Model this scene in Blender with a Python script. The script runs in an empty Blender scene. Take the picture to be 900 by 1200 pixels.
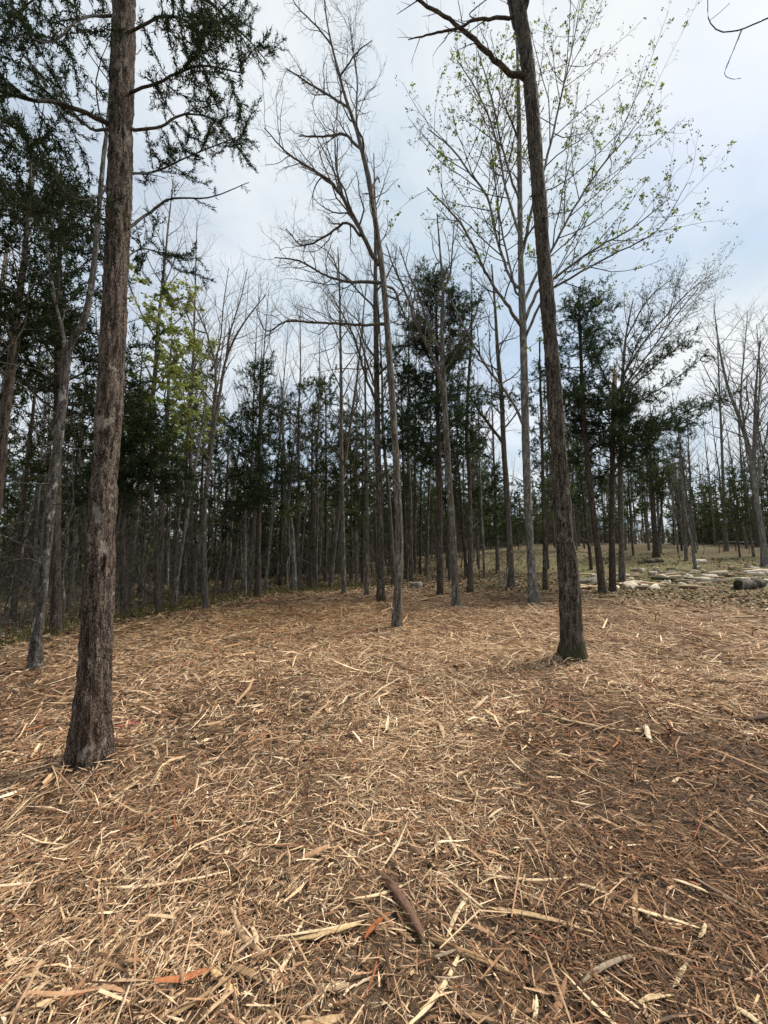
import bpy, math
import numpy as np
from mathutils import Vector

# ------------------------------------------------------------------ camera, sky, sun, exposure
scene = bpy.context.scene
COL = scene.collection
CAM_H, PITCH, FPX = 1.6, math.radians(6.2), 433.0      # 13 mm lens, 900x1200 frame
cam_d = bpy.data.cameras.new('camera')
cam_d.lens = 13.0; cam_d.sensor_width = 36.0; cam_d.sensor_fit = 'AUTO'
cam_d.clip_start = 0.05; cam_d.clip_end = 2000
cam = bpy.data.objects.new('camera', cam_d); COL.objects.link(cam)
cam.location = (0, 0, CAM_H); cam.rotation_euler = (math.radians(90) + PITCH, 0, 0)
scene.camera = cam

SUN_EL, SUN_AZ = math.radians(52), math.radians(68)    # azimuth from +Y (view direction) towards +X
w = bpy.data.worlds.new('World'); scene.world = w; w.use_nodes = True
nt = w.node_tree; nt.nodes.clear()
def N(tree, typ, **kw):
    n = tree.nodes.new(typ)
    for k, v in kw.items(): setattr(n, k, v)
    return n
out = N(nt, 'ShaderNodeOutputWorld'); bg = N(nt, 'ShaderNodeBackground')
sky = N(nt, 'ShaderNodeTexSky', sky_type='NISHITA', sun_disc=False, sun_elevation=SUN_EL, sun_rotation=SUN_AZ)
sky.air_density = 1.0; sky.dust_density = 0.6; sky.ozone_density = 1.2
tc = N(nt, 'ShaderNodeTexCoord'); sep = N(nt, 'ShaderNodeSeparateXYZ'); nt.links.new(tc.outputs['Generated'], sep.inputs[0])
mz = N(nt, 'ShaderNodeMath', operation='MAXIMUM'); nt.links.new(sep.outputs['Z'], mz.inputs[0]); mz.inputs[1].default_value = 0.0
az = N(nt, 'ShaderNodeMath', operation='ADD'); nt.links.new(mz.outputs[0], az.inputs[0]); az.inputs[1].default_value = 0.22
dx = N(nt, 'ShaderNodeMath', operation='DIVIDE'); nt.links.new(sep.outputs['X'], dx.inputs[0]); nt.links.new(az.outputs[0], dx.inputs[1])
dy = N(nt, 'ShaderNodeMath', operation='DIVIDE'); nt.links.new(sep.outputs['Y'], dy.inputs[0]); nt.links.new(az.outputs[0], dy.inputs[1])
cmb = N(nt, 'ShaderNodeCombineXYZ'); nt.links.new(dx.outputs[0], cmb.inputs[0]); nt.links.new(dy.outputs[0], cmb.inputs[1])
cmb.inputs[2].default_value = 7.3
n1 = N(nt, 'ShaderNodeTexNoise'); n1.inputs['Scale'].default_value = 0.85; n1.inputs['Detail'].default_value = 7; n1.inputs['Roughness'].default_value = 0.55; n1.inputs['Distortion'].default_value = 0.4
nt.links.new(cmb.outputs[0], n1.inputs['Vector'])
cov = N(nt, 'ShaderNodeMapRange'); cov.inputs['From Min'].default_value = 0.36; cov.inputs['From Max'].default_value = 0.50
cov.inputs['To Min'].default_value = 0.72; cov.inputs['To Max'].default_value = 0.97
cov.interpolation_type = 'SMOOTHSTEP'
nt.links.new(n1.outputs['Fac'], cov.inputs['Value'])
n2 = N(nt, 'ShaderNodeTexNoise'); n2.inputs['Scale'].default_value = 1.1; n2.inputs['Detail'].default_value = 8; n2.inputs['Roughness'].default_value = 0.56; n2.inputs['Distortion'].default_value = 0.5
nt.links.new(cmb.outputs[0], n2.inputs['Vector'])
cr = N(nt, 'ShaderNodeValToRGB'); nt.links.new(n2.outputs['Fac'], cr.inputs[0])
cr.color_ramp.elements[0].position = 0.38; cr.color_ramp.elements[0].color = (0.56, 0.67, 0.77, 1)
cr.color_ramp.elements[1].position = 0.60; cr.color_ramp.elements[1].color = (0.85, 0.88, 0.895, 1)
cs = N(nt, 'ShaderNodeVectorMath', operation='SCALE'); nt.links.new(cr.outputs['Color'], cs.inputs[0]); cs.inputs['Scale'].default_value = 6.1
mx = N(nt, 'ShaderNodeMixRGB'); nt.links.new(cov.outputs[0], mx.inputs['Fac']); nt.links.new(sky.outputs[0], mx.inputs['Color1']); nt.links.new(cs.outputs[0], mx.inputs['Color2'])
nt.links.new(mx.outputs[0], bg.inputs['Color']); bg.inputs['Strength'].default_value = 0.1
nt.links.new(bg.outputs[0], out.inputs['Surface'])

sun_d = bpy.data.lights.new('sun', 'SUN'); sun_d.energy = 3.6; sun_d.angle = math.radians(18); sun_d.color = (1.0, 0.95, 0.87)
sun = bpy.data.objects.new('sun', sun_d); COL.objects.link(sun)
sd = Vector((math.cos(SUN_EL) * math.sin(SUN_AZ), math.cos(SUN_EL) * math.cos(SUN_AZ), math.sin(SUN_EL)))
sun.rotation_euler = sd.to_track_quat('Z', 'Y').to_euler(); sun.location = (20, 10, 30)
scene.view_settings.view_transform = 'Standard'; scene.view_settings.look = 'None'
scene.view_settings.exposure = 0.85; scene.view_settings.gamma = 1.0; scene.view_settings.use_curve_mapping = False
scene.cycles.max_bounces = 6; scene.cycles.diffuse_bounces = 3; scene.cycles.transmission_bounces = 3; scene.cycles.use_denoising = True

# ------------------------------------------------------------------ numeric helpers
R0 = np.random.default_rng(7)
def _h(ix, iy, iz, seed=0):
    n = (ix * 374761393 + iy * 668265263 + iz * 2147483647 + seed * 974634533) & 0xFFFFFFFF
    n = ((n ^ (n >> 13)) * 1274126177) & 0xFFFFFFFF
    n = (n ^ (n >> 16)) & 0xFFFF
    return n / 65535.0
def vnoise(p, seed=0):
    p = np.asarray(p, float); i = np.floor(p); f = p - i; f = f * f * (3 - 2 * f)
    i = i.astype(np.int64); r = 0
    for a in (0, 1):
        for b in (0, 1):
            for c in (0, 1):
                wgt = (f[..., 0] if a else 1 - f[..., 0]) * (f[..., 1] if b else 1 - f[..., 1]) * (f[..., 2] if c else 1 - f[..., 2])
                r = r + wgt * _h(i[..., 0] + a, i[..., 1] + b, i[..., 2] + c, seed)
    return r
def fbm(x, y, s, oct=3, seed=0):
    r = 0; a = 1; t = 0
    for o in range(oct):
        r = r + a * vnoise(np.stack([x * s, y * s, np.full_like(x, 0.5 + o * 3.1)], -1), seed + o); t += a; a *= .5; s *= 2.03
    return r / t
def sstep(a, b, x):
    t = np.clip((x - a) / (b - a), 0, 1); return t * t * (3 - 2 * t)

def h_macro(x, y):
    x = np.asarray(x, float); y = np.asarray(y, float)
    r = 2.3 * sstep(12, 52, y) * sstep(-6, 24, x) + 0.55 * sstep(10, 40, y) * sstep(-8, 6, x)
    r = r - 0.25 * sstep(3, 12, -x) * sstep(1, 8, y)
    r = r + 0.10 * (fbm(x, y, 0.16, 2, 11) - .5) * sstep(2, 8, np.hypot(x, y))
    return r
def ray(px, py):
    u = (px - 450) / FPX; v = (600 - py) / FPX
    return np.array([u, math.cos(PITCH) - v * math.sin(PITCH), math.sin(PITCH) + v * math.cos(PITCH)])
def at(px, py, Y):
    d = ray(px, py); return np.array([0, 0, CAM_H]) + d * (Y / d[1])
KS = 0.5 * 1.004 ** np.arange(1300)
def ground_at(px, py):
    d = ray(px, py); p = np.array([0, 0, CAM_H]) + d * KS[:, None]
    hit = np.nonzero(p[:, 2] <= h_macro(p[:, 0], p[:, 1]))[0]
    return p[hit[0] if len(hit) else -1].copy()

# mulch border: distance from the camera's foot as a function of azimuth
BP = [(-60, 790), (0, 768), (60, 752), (125, 738), (200, 722), (300, 703), (400, 693), (500, 691), (600, 694), (700, 702), (800, 706), (900, 716), (980, 735)]
_b = np.array([ground_at(*q) for q in BP]); B_AZ = np.arctan2(_b[:, 0], _b[:, 1]); B_D = np.hypot(_b[:, 0], _b[:, 1])
B_AZ = np.concatenate([[-2.2], B_AZ, [2.2]]); B_D = np.concatenate([[5.0], B_D, [9.0]])
def mulch(x, y):
    d = np.hypot(x, y); a = np.arctan2(x, y)
    return 1 - sstep(-0.6, 0.9, d - np.interp(a, B_AZ, B_D) + 1.6 * (fbm(x, y, 0.8, 3, 5) - .5))
def soil_patch(x, y):        # barer, darker, finer mulch: wheel tracks and scraped spots
    a = sstep(.50, .66, fbm(x * .8, y * .8, 0.9, 3, 21))
    b = np.exp(-(((x - 1.15 - .30 * (y - 2)) / .7) ** 2)) * sstep(1.0, 1.8, y) * (1 - sstep(3.2, 5.0, y))
    c = np.exp(-(((x - 2.3) / 1.1) ** 2 + ((y - 2.9) / .8) ** 2)) + .9 * np.exp(-(((x + 3.9) / 1.4) ** 2 + ((y - 4.2) / 1.2) ** 2))
    return np.clip(.42 * a + .8 * b + 1.1 * c, 0, 1)
BANK = []       # wood banked up against the near trunks
for q_ in ((103, 905, .11), (671, 776, .09), (465, 739, .06), (41, 788, .07)):
    g_ = ground_at(q_[0], q_[1]); BANK.append((g_[0], g_[1], q_[2]))
def h_ground(x, y):
    x = np.asarray(x, float); y = np.asarray(y, float)
    d = np.hypot(x, y)
    near = (1 - sstep(14, 22, d))
    b = 0.075 * (fbm(x, y, 1.3, 3, 31) - .5) + 0.05 * (fbm(x, y, 4.5, 3, 41) - .5) - .03 * soil_patch(x, y)
    for cx_, cy_, hh_ in BANK: b = b + hh_ * np.exp(-((x - cx_) ** 2 + (y - cy_) ** 2) / .13)
    return h_macro(x, y) + b * near + 0.05 * (fbm(x, y, 0.9, 2, 51) - .5) * (1 - near)

# ------------------------------------------------------------------ mesh helpers
def mesh_np(name, V, F, mat, parent=None, tint=None, smooth=False):
    """F: list of face arrays (n,3)/(n,4) ; tint: per-vertex float -> attribute"""
    V = np.asarray(V, np.float32)
    me = bpy.data.meshes.new(name)
    if not isinstance(F, list): F = [F]
    F = [np.asarray(f, np.int32) for f in F if len(f)]
    me.vertices.add(len(V)); me.vertices.foreach_set('co', V.ravel())
    tot = np.concatenate([np.full(len(f), f.shape[1], np.int32) for f in F])
    loops = np.concatenate([f.ravel() for f in F]).astype(np.int32)
    st = np.concatenate([[0], np.cumsum(tot)[:-1]]).astype(np.int32)
    me.loops.add(len(loops)); me.loops.foreach_set('vertex_index', loops)
    me.polygons.add(len(tot)); me.polygons.foreach_set('loop_start', st); me.polygons.foreach_set('loop_total', tot)
    if smooth: me.polygons.foreach_set('use_smooth', np.ones(len(tot), bool))
    if tint is not None:
        for k, arr in tint.items():
            arr = np.asarray(arr, np.float32)
            if arr.ndim == 1:
                a = me.attributes.new(k, 'FLOAT', 'POINT'); a.data.foreach_set('value', arr)
            else:
                a = me.attributes.new(k, 'FLOAT_COLOR', 'POINT'); a.data.foreach_set('color', np.concatenate([arr, np.ones((len(arr), 1), np.float32)], 1).ravel())
    me.update(calc_edges=True)
    me.materials.append(mat)
    o = bpy.data.objects.new(name, me); COL.objects.link(o)
    if parent is not None: o.parent = parent
    return o
def tag(o, label=None, cat=None, group=None, kind=None):
    if label: o['label'] = label
    if cat: o['category'] = cat
    if group: o['group'] = group
    if kind: o['kind'] = kind
    return o
def empty(name, loc, label, cat, group=None):
    o = bpy.data.objects.new(name, None); COL.objects.link(o); o.location = loc; o.empty_display_size = .2
    return tag(o, label, cat, group)
def copy_tree(o, parent=None):
    c = o.copy(); COL.objects.link(c); c.parent = parent
    for ch in list(o.children): copy_tree(ch, c)
    return c

def smooth_path(P, n):
    P = np.asarray(P, float); m = len(P)
    if m < 3:
        t = np.linspace(0, 1, n)[:, None]; return P[0] * (1 - t) + P[-1] * t
    s = np.concatenate([[0], np.cumsum(np.linalg.norm(np.diff(P[:, :3], axis=0), axis=1) + 1e-6)])
    T = np.zeros_like(P); T[1:-1] = (P[2:] - P[:-2]) / (s[2:] - s[:-2])[:, None]; T[0] = (P[1] - P[0]) / (s[1] - s[0]); T[-1] = (P[-1] - P[-2]) / (s[-1] - s[-2])
    u = np.linspace(0, s[-1], n); k = np.clip(np.searchsorted(s, u, 'right') - 1, 0, m - 2)
    h = (s[k + 1] - s[k])[:, None]; t = ((u - s[k])[:, None]) / h
    return (2*t**3-3*t**2+1)*P[k] + (t**3-2*t**2+t)*h*T[k] + (-2*t**3+3*t**2)*P[k+1] + (t**3-t**2)*h*T[k+1]

class Tubes:
    def __init__(s): s.V = []; s.F = []; s.n = 0; s.T = []
    def add(s, P, r, k=4, tint=.5):
        P = np.asarray(P, float); r = np.asarray(r, float); m = len(P)
        t = np.gradient(P, axis=0); t /= (np.linalg.norm(t, axis=1)[:, None] + 1e-9)
        ref = np.array([0, 0, 1.]) if abs(t[0, 2]) < .8 else np.array([1., 0, 0])
        a = np.cross(t, ref); a /= (np.linalg.norm(a, axis=1)[:, None] + 1e-9); b = np.cross(t, a)
        th = np.arange(k) * 2 * math.pi / k
        V = P[:, None] + r[:, None, None] * (a[:, None] * np.cos(th)[None, :, None] + b[:, None] * np.sin(th)[None, :, None])
        s.V.append(V.reshape(-1, 3))
        i = np.arange(m - 1)[:, None] * k + np.arange(k)[None]; j = np.arange(m - 1)[:, None] * k + (np.arange(k)[None] + 1) % k
        s.F.append((np.stack([i, j, j + k, i + k], -1).reshape(-1, 4)) + s.n)
        s.T.append(np.full(m * k, tint)); s.n += m * k
    def build(s, name, mat, parent=None, smooth=True):
        return mesh_np(name, np.concatenate(s.V), np.concatenate(s.F), mat, parent, {'tint': np.concatenate(s.T)}, smooth)

def trunk_mesh(name, P, r, mat, parent, sides=40, rings=160, relief=.012, flare=.5, seed=0, freq=26., base=True):
    """A tapered stem with furrowed bark, a flared and lobed foot and knots; P in local coordinates."""
    Q = smooth_path(np.column_stack([P, r]), rings); C = Q[:, :3]; rr = Q[:, 3]
    z = np.linalg.norm(C - C[0], axis=1)
    t = np.gradient(C, axis=0); t /= np.linalg.norm(t, axis=1)[:, None]
    a = np.cross(t, np.array([0, 1., 0])); a /= np.linalg.norm(a, axis=1)[:, None]; b = np.cross(t, a)
    th = np.arange(sides) * 2 * math.pi / sides
    d = a[:, None] * np.cos(th)[None, :, None] + b[:, None] * np.sin(th)[None, :, None]
    ph = seed * 1.7
    R = np.repeat(rr[:, None], sides, 1)
    if base:
        fl = np.exp(-z / (rr[0] * 1.3))[:, None]
        R = R * (1 + flare * fl * (1 + .45 * np.cos(5 * th + ph)[None] + .3 * np.cos(3 * th + 2 * ph)[None]) * .6)
    X = C[:, None] + R[..., None] * d
    q = X * np.array([freq, freq, freq * .17]) + seed * 13.1
    q[..., 0] += 1.3 * (vnoise(X * 6. + seed, seed) - .5)
    n = vnoise(q, seed); ridge = 1 - np.abs(2 * n - 1); n2 = vnoise(X * np.array([freq * 2.2, freq * 2.2, freq * .6]), seed + 3)
    big = vnoise(X * 3.1 + seed, seed + 5)
    R = R + relief * (ridge - .5) + relief * .7 * (n2 - .5) + rr[:, None] * .16 * (big - .5)
    X = C[:, None] + R[..., None] * d
    k = sides; m = rings
    i = np.arange(m - 1)[:, None] * k + np.arange(k)[None]; j = np.arange(m - 1)[:, None] * k + (np.arange(k)[None] + 1) % k
    F = np.stack([i, j, j + k, i + k], -1).reshape(-1, 4)
    V = np.concatenate([X.reshape(-1, 3), C[-1:]]); ii = np.arange(k); top = np.stack([(m - 1) * k + ii, (m - 1) * k + (ii + 1) % k, np.full(k, m * k)], -1)
    return mesh_np(name, V, [F, top], mat, parent, {'tint': np.concatenate([np.clip(ridge.reshape(-1), 0, 1), [.5]])}, True)

# ------------------------------------------------------------------ branching
def rot_about(v, ax, ang):
    ax = ax / (np.linalg.norm(ax) + 1e-9); c, s_ = math.cos(ang), math.sin(ang)
    return v * c + np.cross(ax, v) * s_ + ax * np.dot(ax, v) * (1 - c)
def path_from(P0, D, L, n, wig, up, rng, droop=0.):
    D = np.array(D, float); D /= np.linalg.norm(D); pts = [np.array(P0, float)]; st = L / n
    for i in range(n):
        D = D + rng.normal(0, wig, 3); D[2] += up / n - droop * (i / n) / n * 2; D /= np.linalg.norm(D)
        pts.append(pts[-1] + D * st)
    return np.array(pts)
def ramify(P, r, lvl, S, rng, out, phase=None):
    """Children along the stem P (radii r). S: list of per-level dicts; out: list of (level, pts, radii)."""
    if lvl >= len(S): return
    s = S[lvl]; m = len(P); L = np.linalg.norm(np.diff(P, axis=0), axis=1).sum()
    n = s['n'](L) if callable(s['n']) else s['n']
    ph = rng.uniform(0, 6.28)
    for i in range(int(n)):
        t = s['t0'] + (s.get('t1', 1.0) - s['t0']) * ((i + rng.uniform(.1, .9)) / max(n, 1)); x = t * (m - 1); k = min(int(x), m - 2); f = x - k
        p = P[k] * (1 - f) + P[k + 1] * f; rad = r[k] * (1 - f) + r[k + 1] * f
        T = P[k + 1] - P[k]; T = T / (np.linalg.norm(T) + 1e-9)
        ph += 2.4 + rng.normal(0, .5)
        ref = np.array([0, 0, 1.]) if abs(T[2]) < .9 else np.array([0, 1., 0])
        a = np.cross(T, ref); a /= np.linalg.norm(a)
        if s.get('flat'):
            ph = (math.pi / 2 if i % 2 else -math.pi / 2) + rng.normal(0, .45); a = np.cross(T, np.cross(T, a)) if False else a
            side = rot_about(a, T, ph - math.pi / 2)
        else:
            side = rot_about(a, T, ph)
        ang = math.radians(rng.normal(s['ang'], s.get('angs', 9)))
        D = T * math.cos(ang) + side * math.sin(ang)
        ln = s['len'](L, t, rng) if callable(s['len']) else L * s['len'] * rng.uniform(.6, 1.15) * (1 - .55 * t)
        rr = max(min(rad * s.get('rr', .55), ln * .022), s.get('rmin', .0025))
        Q = path_from(p, D, ln, s.get('seg', 5), s['wig'], s.get('up', .3), rng, s.get('droop', 0))
        q = np.linspace(rr, max(rr * s.get('tip', .3), s.get('rmin', .0025) * .7), len(Q))
        out.append((lvl, Q, q))
        ramify(Q, q, lvl + 1, S, rng, out)

def blades(tw, rng, step=.05, per=3, length=.07, width=.016, spread=.7, up=.15):
    """Scale-leaf sprays: slim pointed faces set along the twigs."""
    Ps = []; Ds = []
    for P in tw:
        seg = np.diff(P, axis=0); sl = np.linalg.norm(seg, axis=1); L = sl.sum(); n = max(int(L / step), 1)
        u = np.linspace(.08, 1, n) * L; cs = np.concatenate([[0], np.cumsum(sl)]); k = np.clip(np.searchsorted(cs, u, 'right') - 1, 0, len(seg) - 1)
        f = ((u - cs[k]) / (sl[k] + 1e-9))[:, None]
        Ps.append(P[k] + seg[k] * f); Ds.append(seg[k] / (sl[k][:, None] + 1e-9))
    Pp = np.repeat(np.concatenate(Ps), per, 0); D = np.repeat(np.concatenate(Ds), per, 0); n = len(Pp)
    D = D + rng.normal(0, spread, (n, 3)); D[:, 2] += up; D /= np.linalg.norm(D, axis=1)[:, None]
    W = np.cross(D, rng.normal(0, 1, (n, 3))); W /= np.linalg.norm(W, axis=1)[:, None] + 1e-9
    l = length * rng.uniform(.6, 1.35, n)[:, None]; wd = width * rng.uniform(.7, 1.3, n)[:, None]
    Pp = Pp + rng.normal(0, length * .22, (n, 3))
    V = np.stack([Pp - W * wd, Pp + W * wd, Pp + D * l], 1).reshape(-1, 3)
    F = np.arange(n * 3).reshape(n, 3)
    return V, F, np.repeat(rng.uniform(0, 1, n), 3)

# ------------------------------------------------------------------ materials
def new_mat(name):
    m = bpy.data.materials.new(name); m.use_nodes = True; t = m.node_tree; t.nodes.clear()
    o = N(t, 'ShaderNodeOutputMaterial'); b = N(t, 'ShaderNodeBsdfPrincipled'); t.links.new(b.outputs[0], o.inputs['Surface'])
    b.inputs['Roughness'].default_value = .9; b.inputs['Specular IOR Level'].default_value = .15
    return m, t, b, o
def ramp(t, fac, stops):
    r = N(t, 'ShaderNodeValToRGB'); e = r.color_ramp.elements
    e[0].position, e[0].color = stops[0][0], (*stops[0][1], 1); e[1].position, e[1].color = stops[-1][0], (*stops[-1][1], 1)
    for p, c in stops[1:-1]:
        q = e.new(p); q.color = (*c, 1)
    if fac is not None: t.links.new(fac, r.inputs[0])
    return r
def mixc(t, fac, a, b, mode='MIX'):
    m = N(t, 'ShaderNodeMixRGB', blend_type=mode)
    for s, v in ((m.inputs['Fac'], fac), (m.inputs['Color1'], a), (m.inputs['Color2'], b)):
        if hasattr(v, 'links'): t.links.new(v, s)
        elif isinstance(v, (int, float)): s.default_value = v
        else: s.default_value = (*v, 1)
    return m.outputs[0]
def noise(t, vec, scale, detail=4, rough=.55, dist=0.):
    n = N(t, 'ShaderNodeTexNoise'); n.inputs['Scale'].default_value = scale; n.inputs['Detail'].default_value = detail
    n.inputs['Roughness'].default_value = rough; n.inputs['Distortion'].default_value = dist
    if vec is not None: t.links.new(vec, n.inputs['Vector'])
    return n.outputs['Fac']
def mapping(t, vec, sc):
    m = N(t, 'ShaderNodeMapping'); m.inputs['Scale'].default_value = sc; t.links.new(vec, m.inputs['Vector']); return m.outputs[0]
def maprange(t, v, a, b, c=0., d=1.):
    m = N(t, 'ShaderNodeMapRange'); t.links.new(v, m.inputs['Value'])
    for k, x in zip(('From Min', 'From Max', 'To Min', 'To Max'), (a, b, c, d)): m.inputs[k].default_value = x
    return m.outputs[0]

def bark_mat(name, furrow, mid, plate, lichen=None, lichen_amt=.5, red=None, scale=16., moss=False, bump=.6):
    m, t, b, o = new_mat(name)
    c = N(t, 'ShaderNodeTexCoord').outputs['Object']; oi = N(t, 'ShaderNodeObjectInfo').outputs['Random']
    off = N(t, 'ShaderNodeVectorMath', operation='ADD'); t.links.new(c, off.inputs[0])
    cx = N(t, 'ShaderNodeCombineXYZ'); sc = N(t, 'ShaderNodeMath', operation='MULTIPLY'); t.links.new(oi, sc.inputs[0]); sc.inputs[1].default_value = 37.
    t.links.new(sc.outputs[0], cx.inputs[0]); t.links.new(sc.outputs[0], cx.inputs[2]); t.links.new(cx.outputs[0], off.inputs[1]); v = off.outputs[0]
    wn = N(t, 'ShaderNodeTexNoise'); wn.inputs['Scale'].default_value = scale * .8; t.links.new(v, wn.inputs['Vector'])
    wv = N(t, 'ShaderNodeVectorMath', operation='MULTIPLY_ADD'); t.links.new(wn.outputs['Color'], wv.inputs[0]); wv.inputs[1].default_value = (1.6 / scale, 1.6 / scale, 5. / scale); t.links.new(v, wv.inputs[2]); warp = wv.outputs[0]
    st = mapping(t, v, (1, 1, .14))
    f1 = noise(t, st, scale, 6, .62, .6); f2 = noise(t, mapping(t, v, (1, 1, .3)), scale * 3.4, 4, .6)
    vo = N(t, 'ShaderNodeTexVoronoi', feature='DISTANCE_TO_EDGE'); vo.inputs['Scale'].default_value = scale * 1.9; t.links.new(mapping(t, warp, (1, 1, .26)), vo.inputs['Vector'])
    ve = maprange(t, vo.outputs['Distance'], 0, .22)
    mm = N(t, 'ShaderNodeMath', operation='MULTIPLY_ADD'); t.links.new(ve, mm.inputs[0]); mm.inputs[1].default_value = .20
    ad = N(t, 'ShaderNodeMath', operation='MULTIPLY'); t.links.new(f1, ad.inputs[0]); ad.inputs[1].default_value = .95; t.links.new(ad.outputs[0], mm.inputs[2])
    hgt = N(t, 'ShaderNodeMath', operation='MULTIPLY_ADD'); t.links.new(f2, hgt.inputs[0]); hgt.inputs[1].default_value = .42; t.links.new(mm.outputs[0], hgt.inputs[2])
    col = ramp(t, hgt.outputs[0], [(.60, furrow), (.75, mid), (.92, plate)]).outputs[0]
    if red is not None:
        col = mixc(t, maprange(t, noise(t, mapping(t, v, (1, 1, .35)), 3.2, 4, .6), .52, .70, 0, .32), col, red)
    if lichen is not None:
        lm = maprange(t, noise(t, mapping(t, v, (1, 1, .55)), 7.5, 8, .74), .60 - .12 * lichen_amt, .66 - .10 * lichen_amt)
        lm2 = N(t, 'ShaderNodeMath', operation='MULTIPLY'); t.links.new(lm, lm2.inputs[0]); t.links.new(maprange(t, f2, .35, .6, .35, 1), lm2.inputs[1])
        col = mixc(t, lm2.outputs[0], col, lichen)
    if moss:
        sp = N(t, 'ShaderNodeSeparateXYZ'); t.links.new(c, sp.inputs[0])
        zz = N(t, 'ShaderNodeMath', operation='MULTIPLY_ADD'); t.links.new(noise(t, c, 6, 4), zz.inputs[0]); zz.inputs[1].default_value = -.5; t.links.new(sp.outputs['Z'], zz.inputs[2])
        col = mixc(t, maprange(t, zz.outputs[0], .06, -.16, 0, .75), col, (.045, .046, .017))
    hs = N(t, 'ShaderNodeHueSaturation'); t.links.new(col, hs.inputs['Color']); t.links.new(maprange(t, oi, 0, 1, .85, 1.15), hs.inputs['Value']); t.links.new(hs.outputs[0], b.inputs['Base Color'])
    bp = N(t, 'ShaderNodeBump'); bp.inputs['Strength'].default_value = bump; bp.inputs['Distance'].default_value = .02; t.links.new(hgt.outputs[0], bp.inputs['Height']); t.links.new(bp.outputs[0], b.inputs['Normal'])
    return m
def leaf_mat(name, a, bcol, c, transl=.35):
    m = bpy.data.materials.new(name); m.use_nodes = True; t = m.node_tree; t.nodes.clear()
    o = N(t, 'ShaderNodeOutputMaterial'); at_ = N(t, 'ShaderNodeAttribute', attribute_name='tint')
    oi = N(t, 'ShaderNodeObjectInfo').outputs['Random']
    col = ramp(t, at_.outputs['Fac'], [(0, a), (.55, bcol), (1, c)]).outputs[0]
    hs = N(t, 'ShaderNodeHueSaturation'); t.links.new(col, hs.inputs['Color']); t.links.new(maprange(t, oi, 0, 1, .75, 1.25), hs.inputs['Value']); t.links.new(maprange(t, oi, 0, 1, .488, .512), hs.inputs['Hue'])
    d = N(t, 'ShaderNodeBsdfDiffuse'); tr = N(t, 'ShaderNodeBsdfTranslucent'); mx = N(t, 'ShaderNodeMixShader'); mx.inputs[0].default_value = transl
    t.links.new(hs.outputs[0], d.inputs[0]); t.links.new(hs.outputs[0], tr.inputs[0]); t.links.new(d.outputs[0], mx.inputs[1]); t.links.new(tr.outputs[0], mx.inputs[2]); t.links.new(mx.outputs[0], o.inputs['Surface'])
    return m
def attr_mat(name, rough=.85, grain=None, bump=.4):
    """Colour from a per-vertex colour (each chip its own wood), with grain."""
    m, t, b, o = new_mat(name); b.inputs['Roughness'].default_value = rough
    col = N(t, 'ShaderNodeAttribute', attribute_name='col').outputs['Color']
    c = N(t, 'ShaderNodeTexCoord').outputs['Object']
    col = mixc(t, 1.0, col, ramp(t, noise(t, c, 70, 3, .6), [(.3, (.66, .64, .62)), (.7, (1.15, 1.15, 1.15))]).outputs[0], 'MULTIPLY')
    t.links.new(col, b.inputs['Base Color']); return m
M = {}
M['bark_fore'] = bark_mat('bark_furrowed_grey_brown', (.010, .007, .005), (.040, .028, .021), (.18, .142, .112), lichen=(.30, .27, .225), lichen_amt=.28, red=(.07, .032, .019), scale=44, bump=1.)
M['bark_dark'] = bark_mat('bark_dark_plated', (.008, .007, .006), (.034, .026, .020), (.165, .138, .112), lichen=(.24, .22, .18), lichen_amt=.3, scale=34, moss=True, bump=1.)
M['bark_grey'] = bark_mat('bark_grey', (.018, .015, .012), (.068, .056, .045), (.17, .148, .124), lichen=(.27, .26, .225), lichen_amt=.4, scale=28)
M['bark_pale'] = bark_mat('bark_pale_lichen', (.02, .017, .015), (.085, .077, .066), (.22, .205, .18), lichen=(.33, .325, .295), lichen_amt=.6, scale=24)
M['bark_mottled'] = bark_mat('bark_mottled_lichen', (.012, .010, .009), (.036, .031, .027), (.10, .09, .08), lichen=(.28, .275, .25), lichen_amt=.5, scale=26, bump=.9)
M['bark_cedar'] = bark_mat('bark_cedar_red_brown', (.010, .007, .005), (.045, .032, .025), (.115, .091, .074), lichen=(.2, .185, .16), lichen_amt=.1, scale=30)
M['bark_twig'] = bark_mat('bark_twig', (.02, .016, .014), (.045, .038, .032), (.09, .08, .068), scale=30, bump=.2)
M['bark_twig_pale'] = bark_mat('bark_twig_pale', (.04, .035, .03), (.085, .076, .066), (.15, .137, .12), scale=30, bump=.2)
M['cedar'] = leaf_mat('cedar_foliage', (.014, .024, .013), (.032, .048, .023), (.070, .090, .040), .34)
M['cedar_warm'] = leaf_mat('cedar_foliage_light', (.030, .042, .015), (.062, .080, .026), (.115, .125, .043), .38)
M['spring'] = leaf_mat('spring_leaves', (.10, .14, .022), (.19, .24, .035), (.30, .33, .07), .5)
M['spring_pale'] = leaf_mat('young_pale_leaves', (.16, .19, .05), (.25, .28, .08), (.36, .38, .13), .5)
M['bud'] = leaf_mat('opening_buds', (.045, .042, .02), (.085, .085, .03), (.19, .20, .05), .4)
M['grass'] = leaf_mat('grass_blades', (.05, .055, .016), (.10, .105, .032), (.22, .18, .085), .3)
M['brush'] = leaf_mat('dry_brush', (.10, .08, .058), (.17, .14, .105), (.26, .22, .17), .2)
M['chips'] = attr_mat('shredded_wood')
M['litter'] = attr_mat('dry_leaves')

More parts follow.
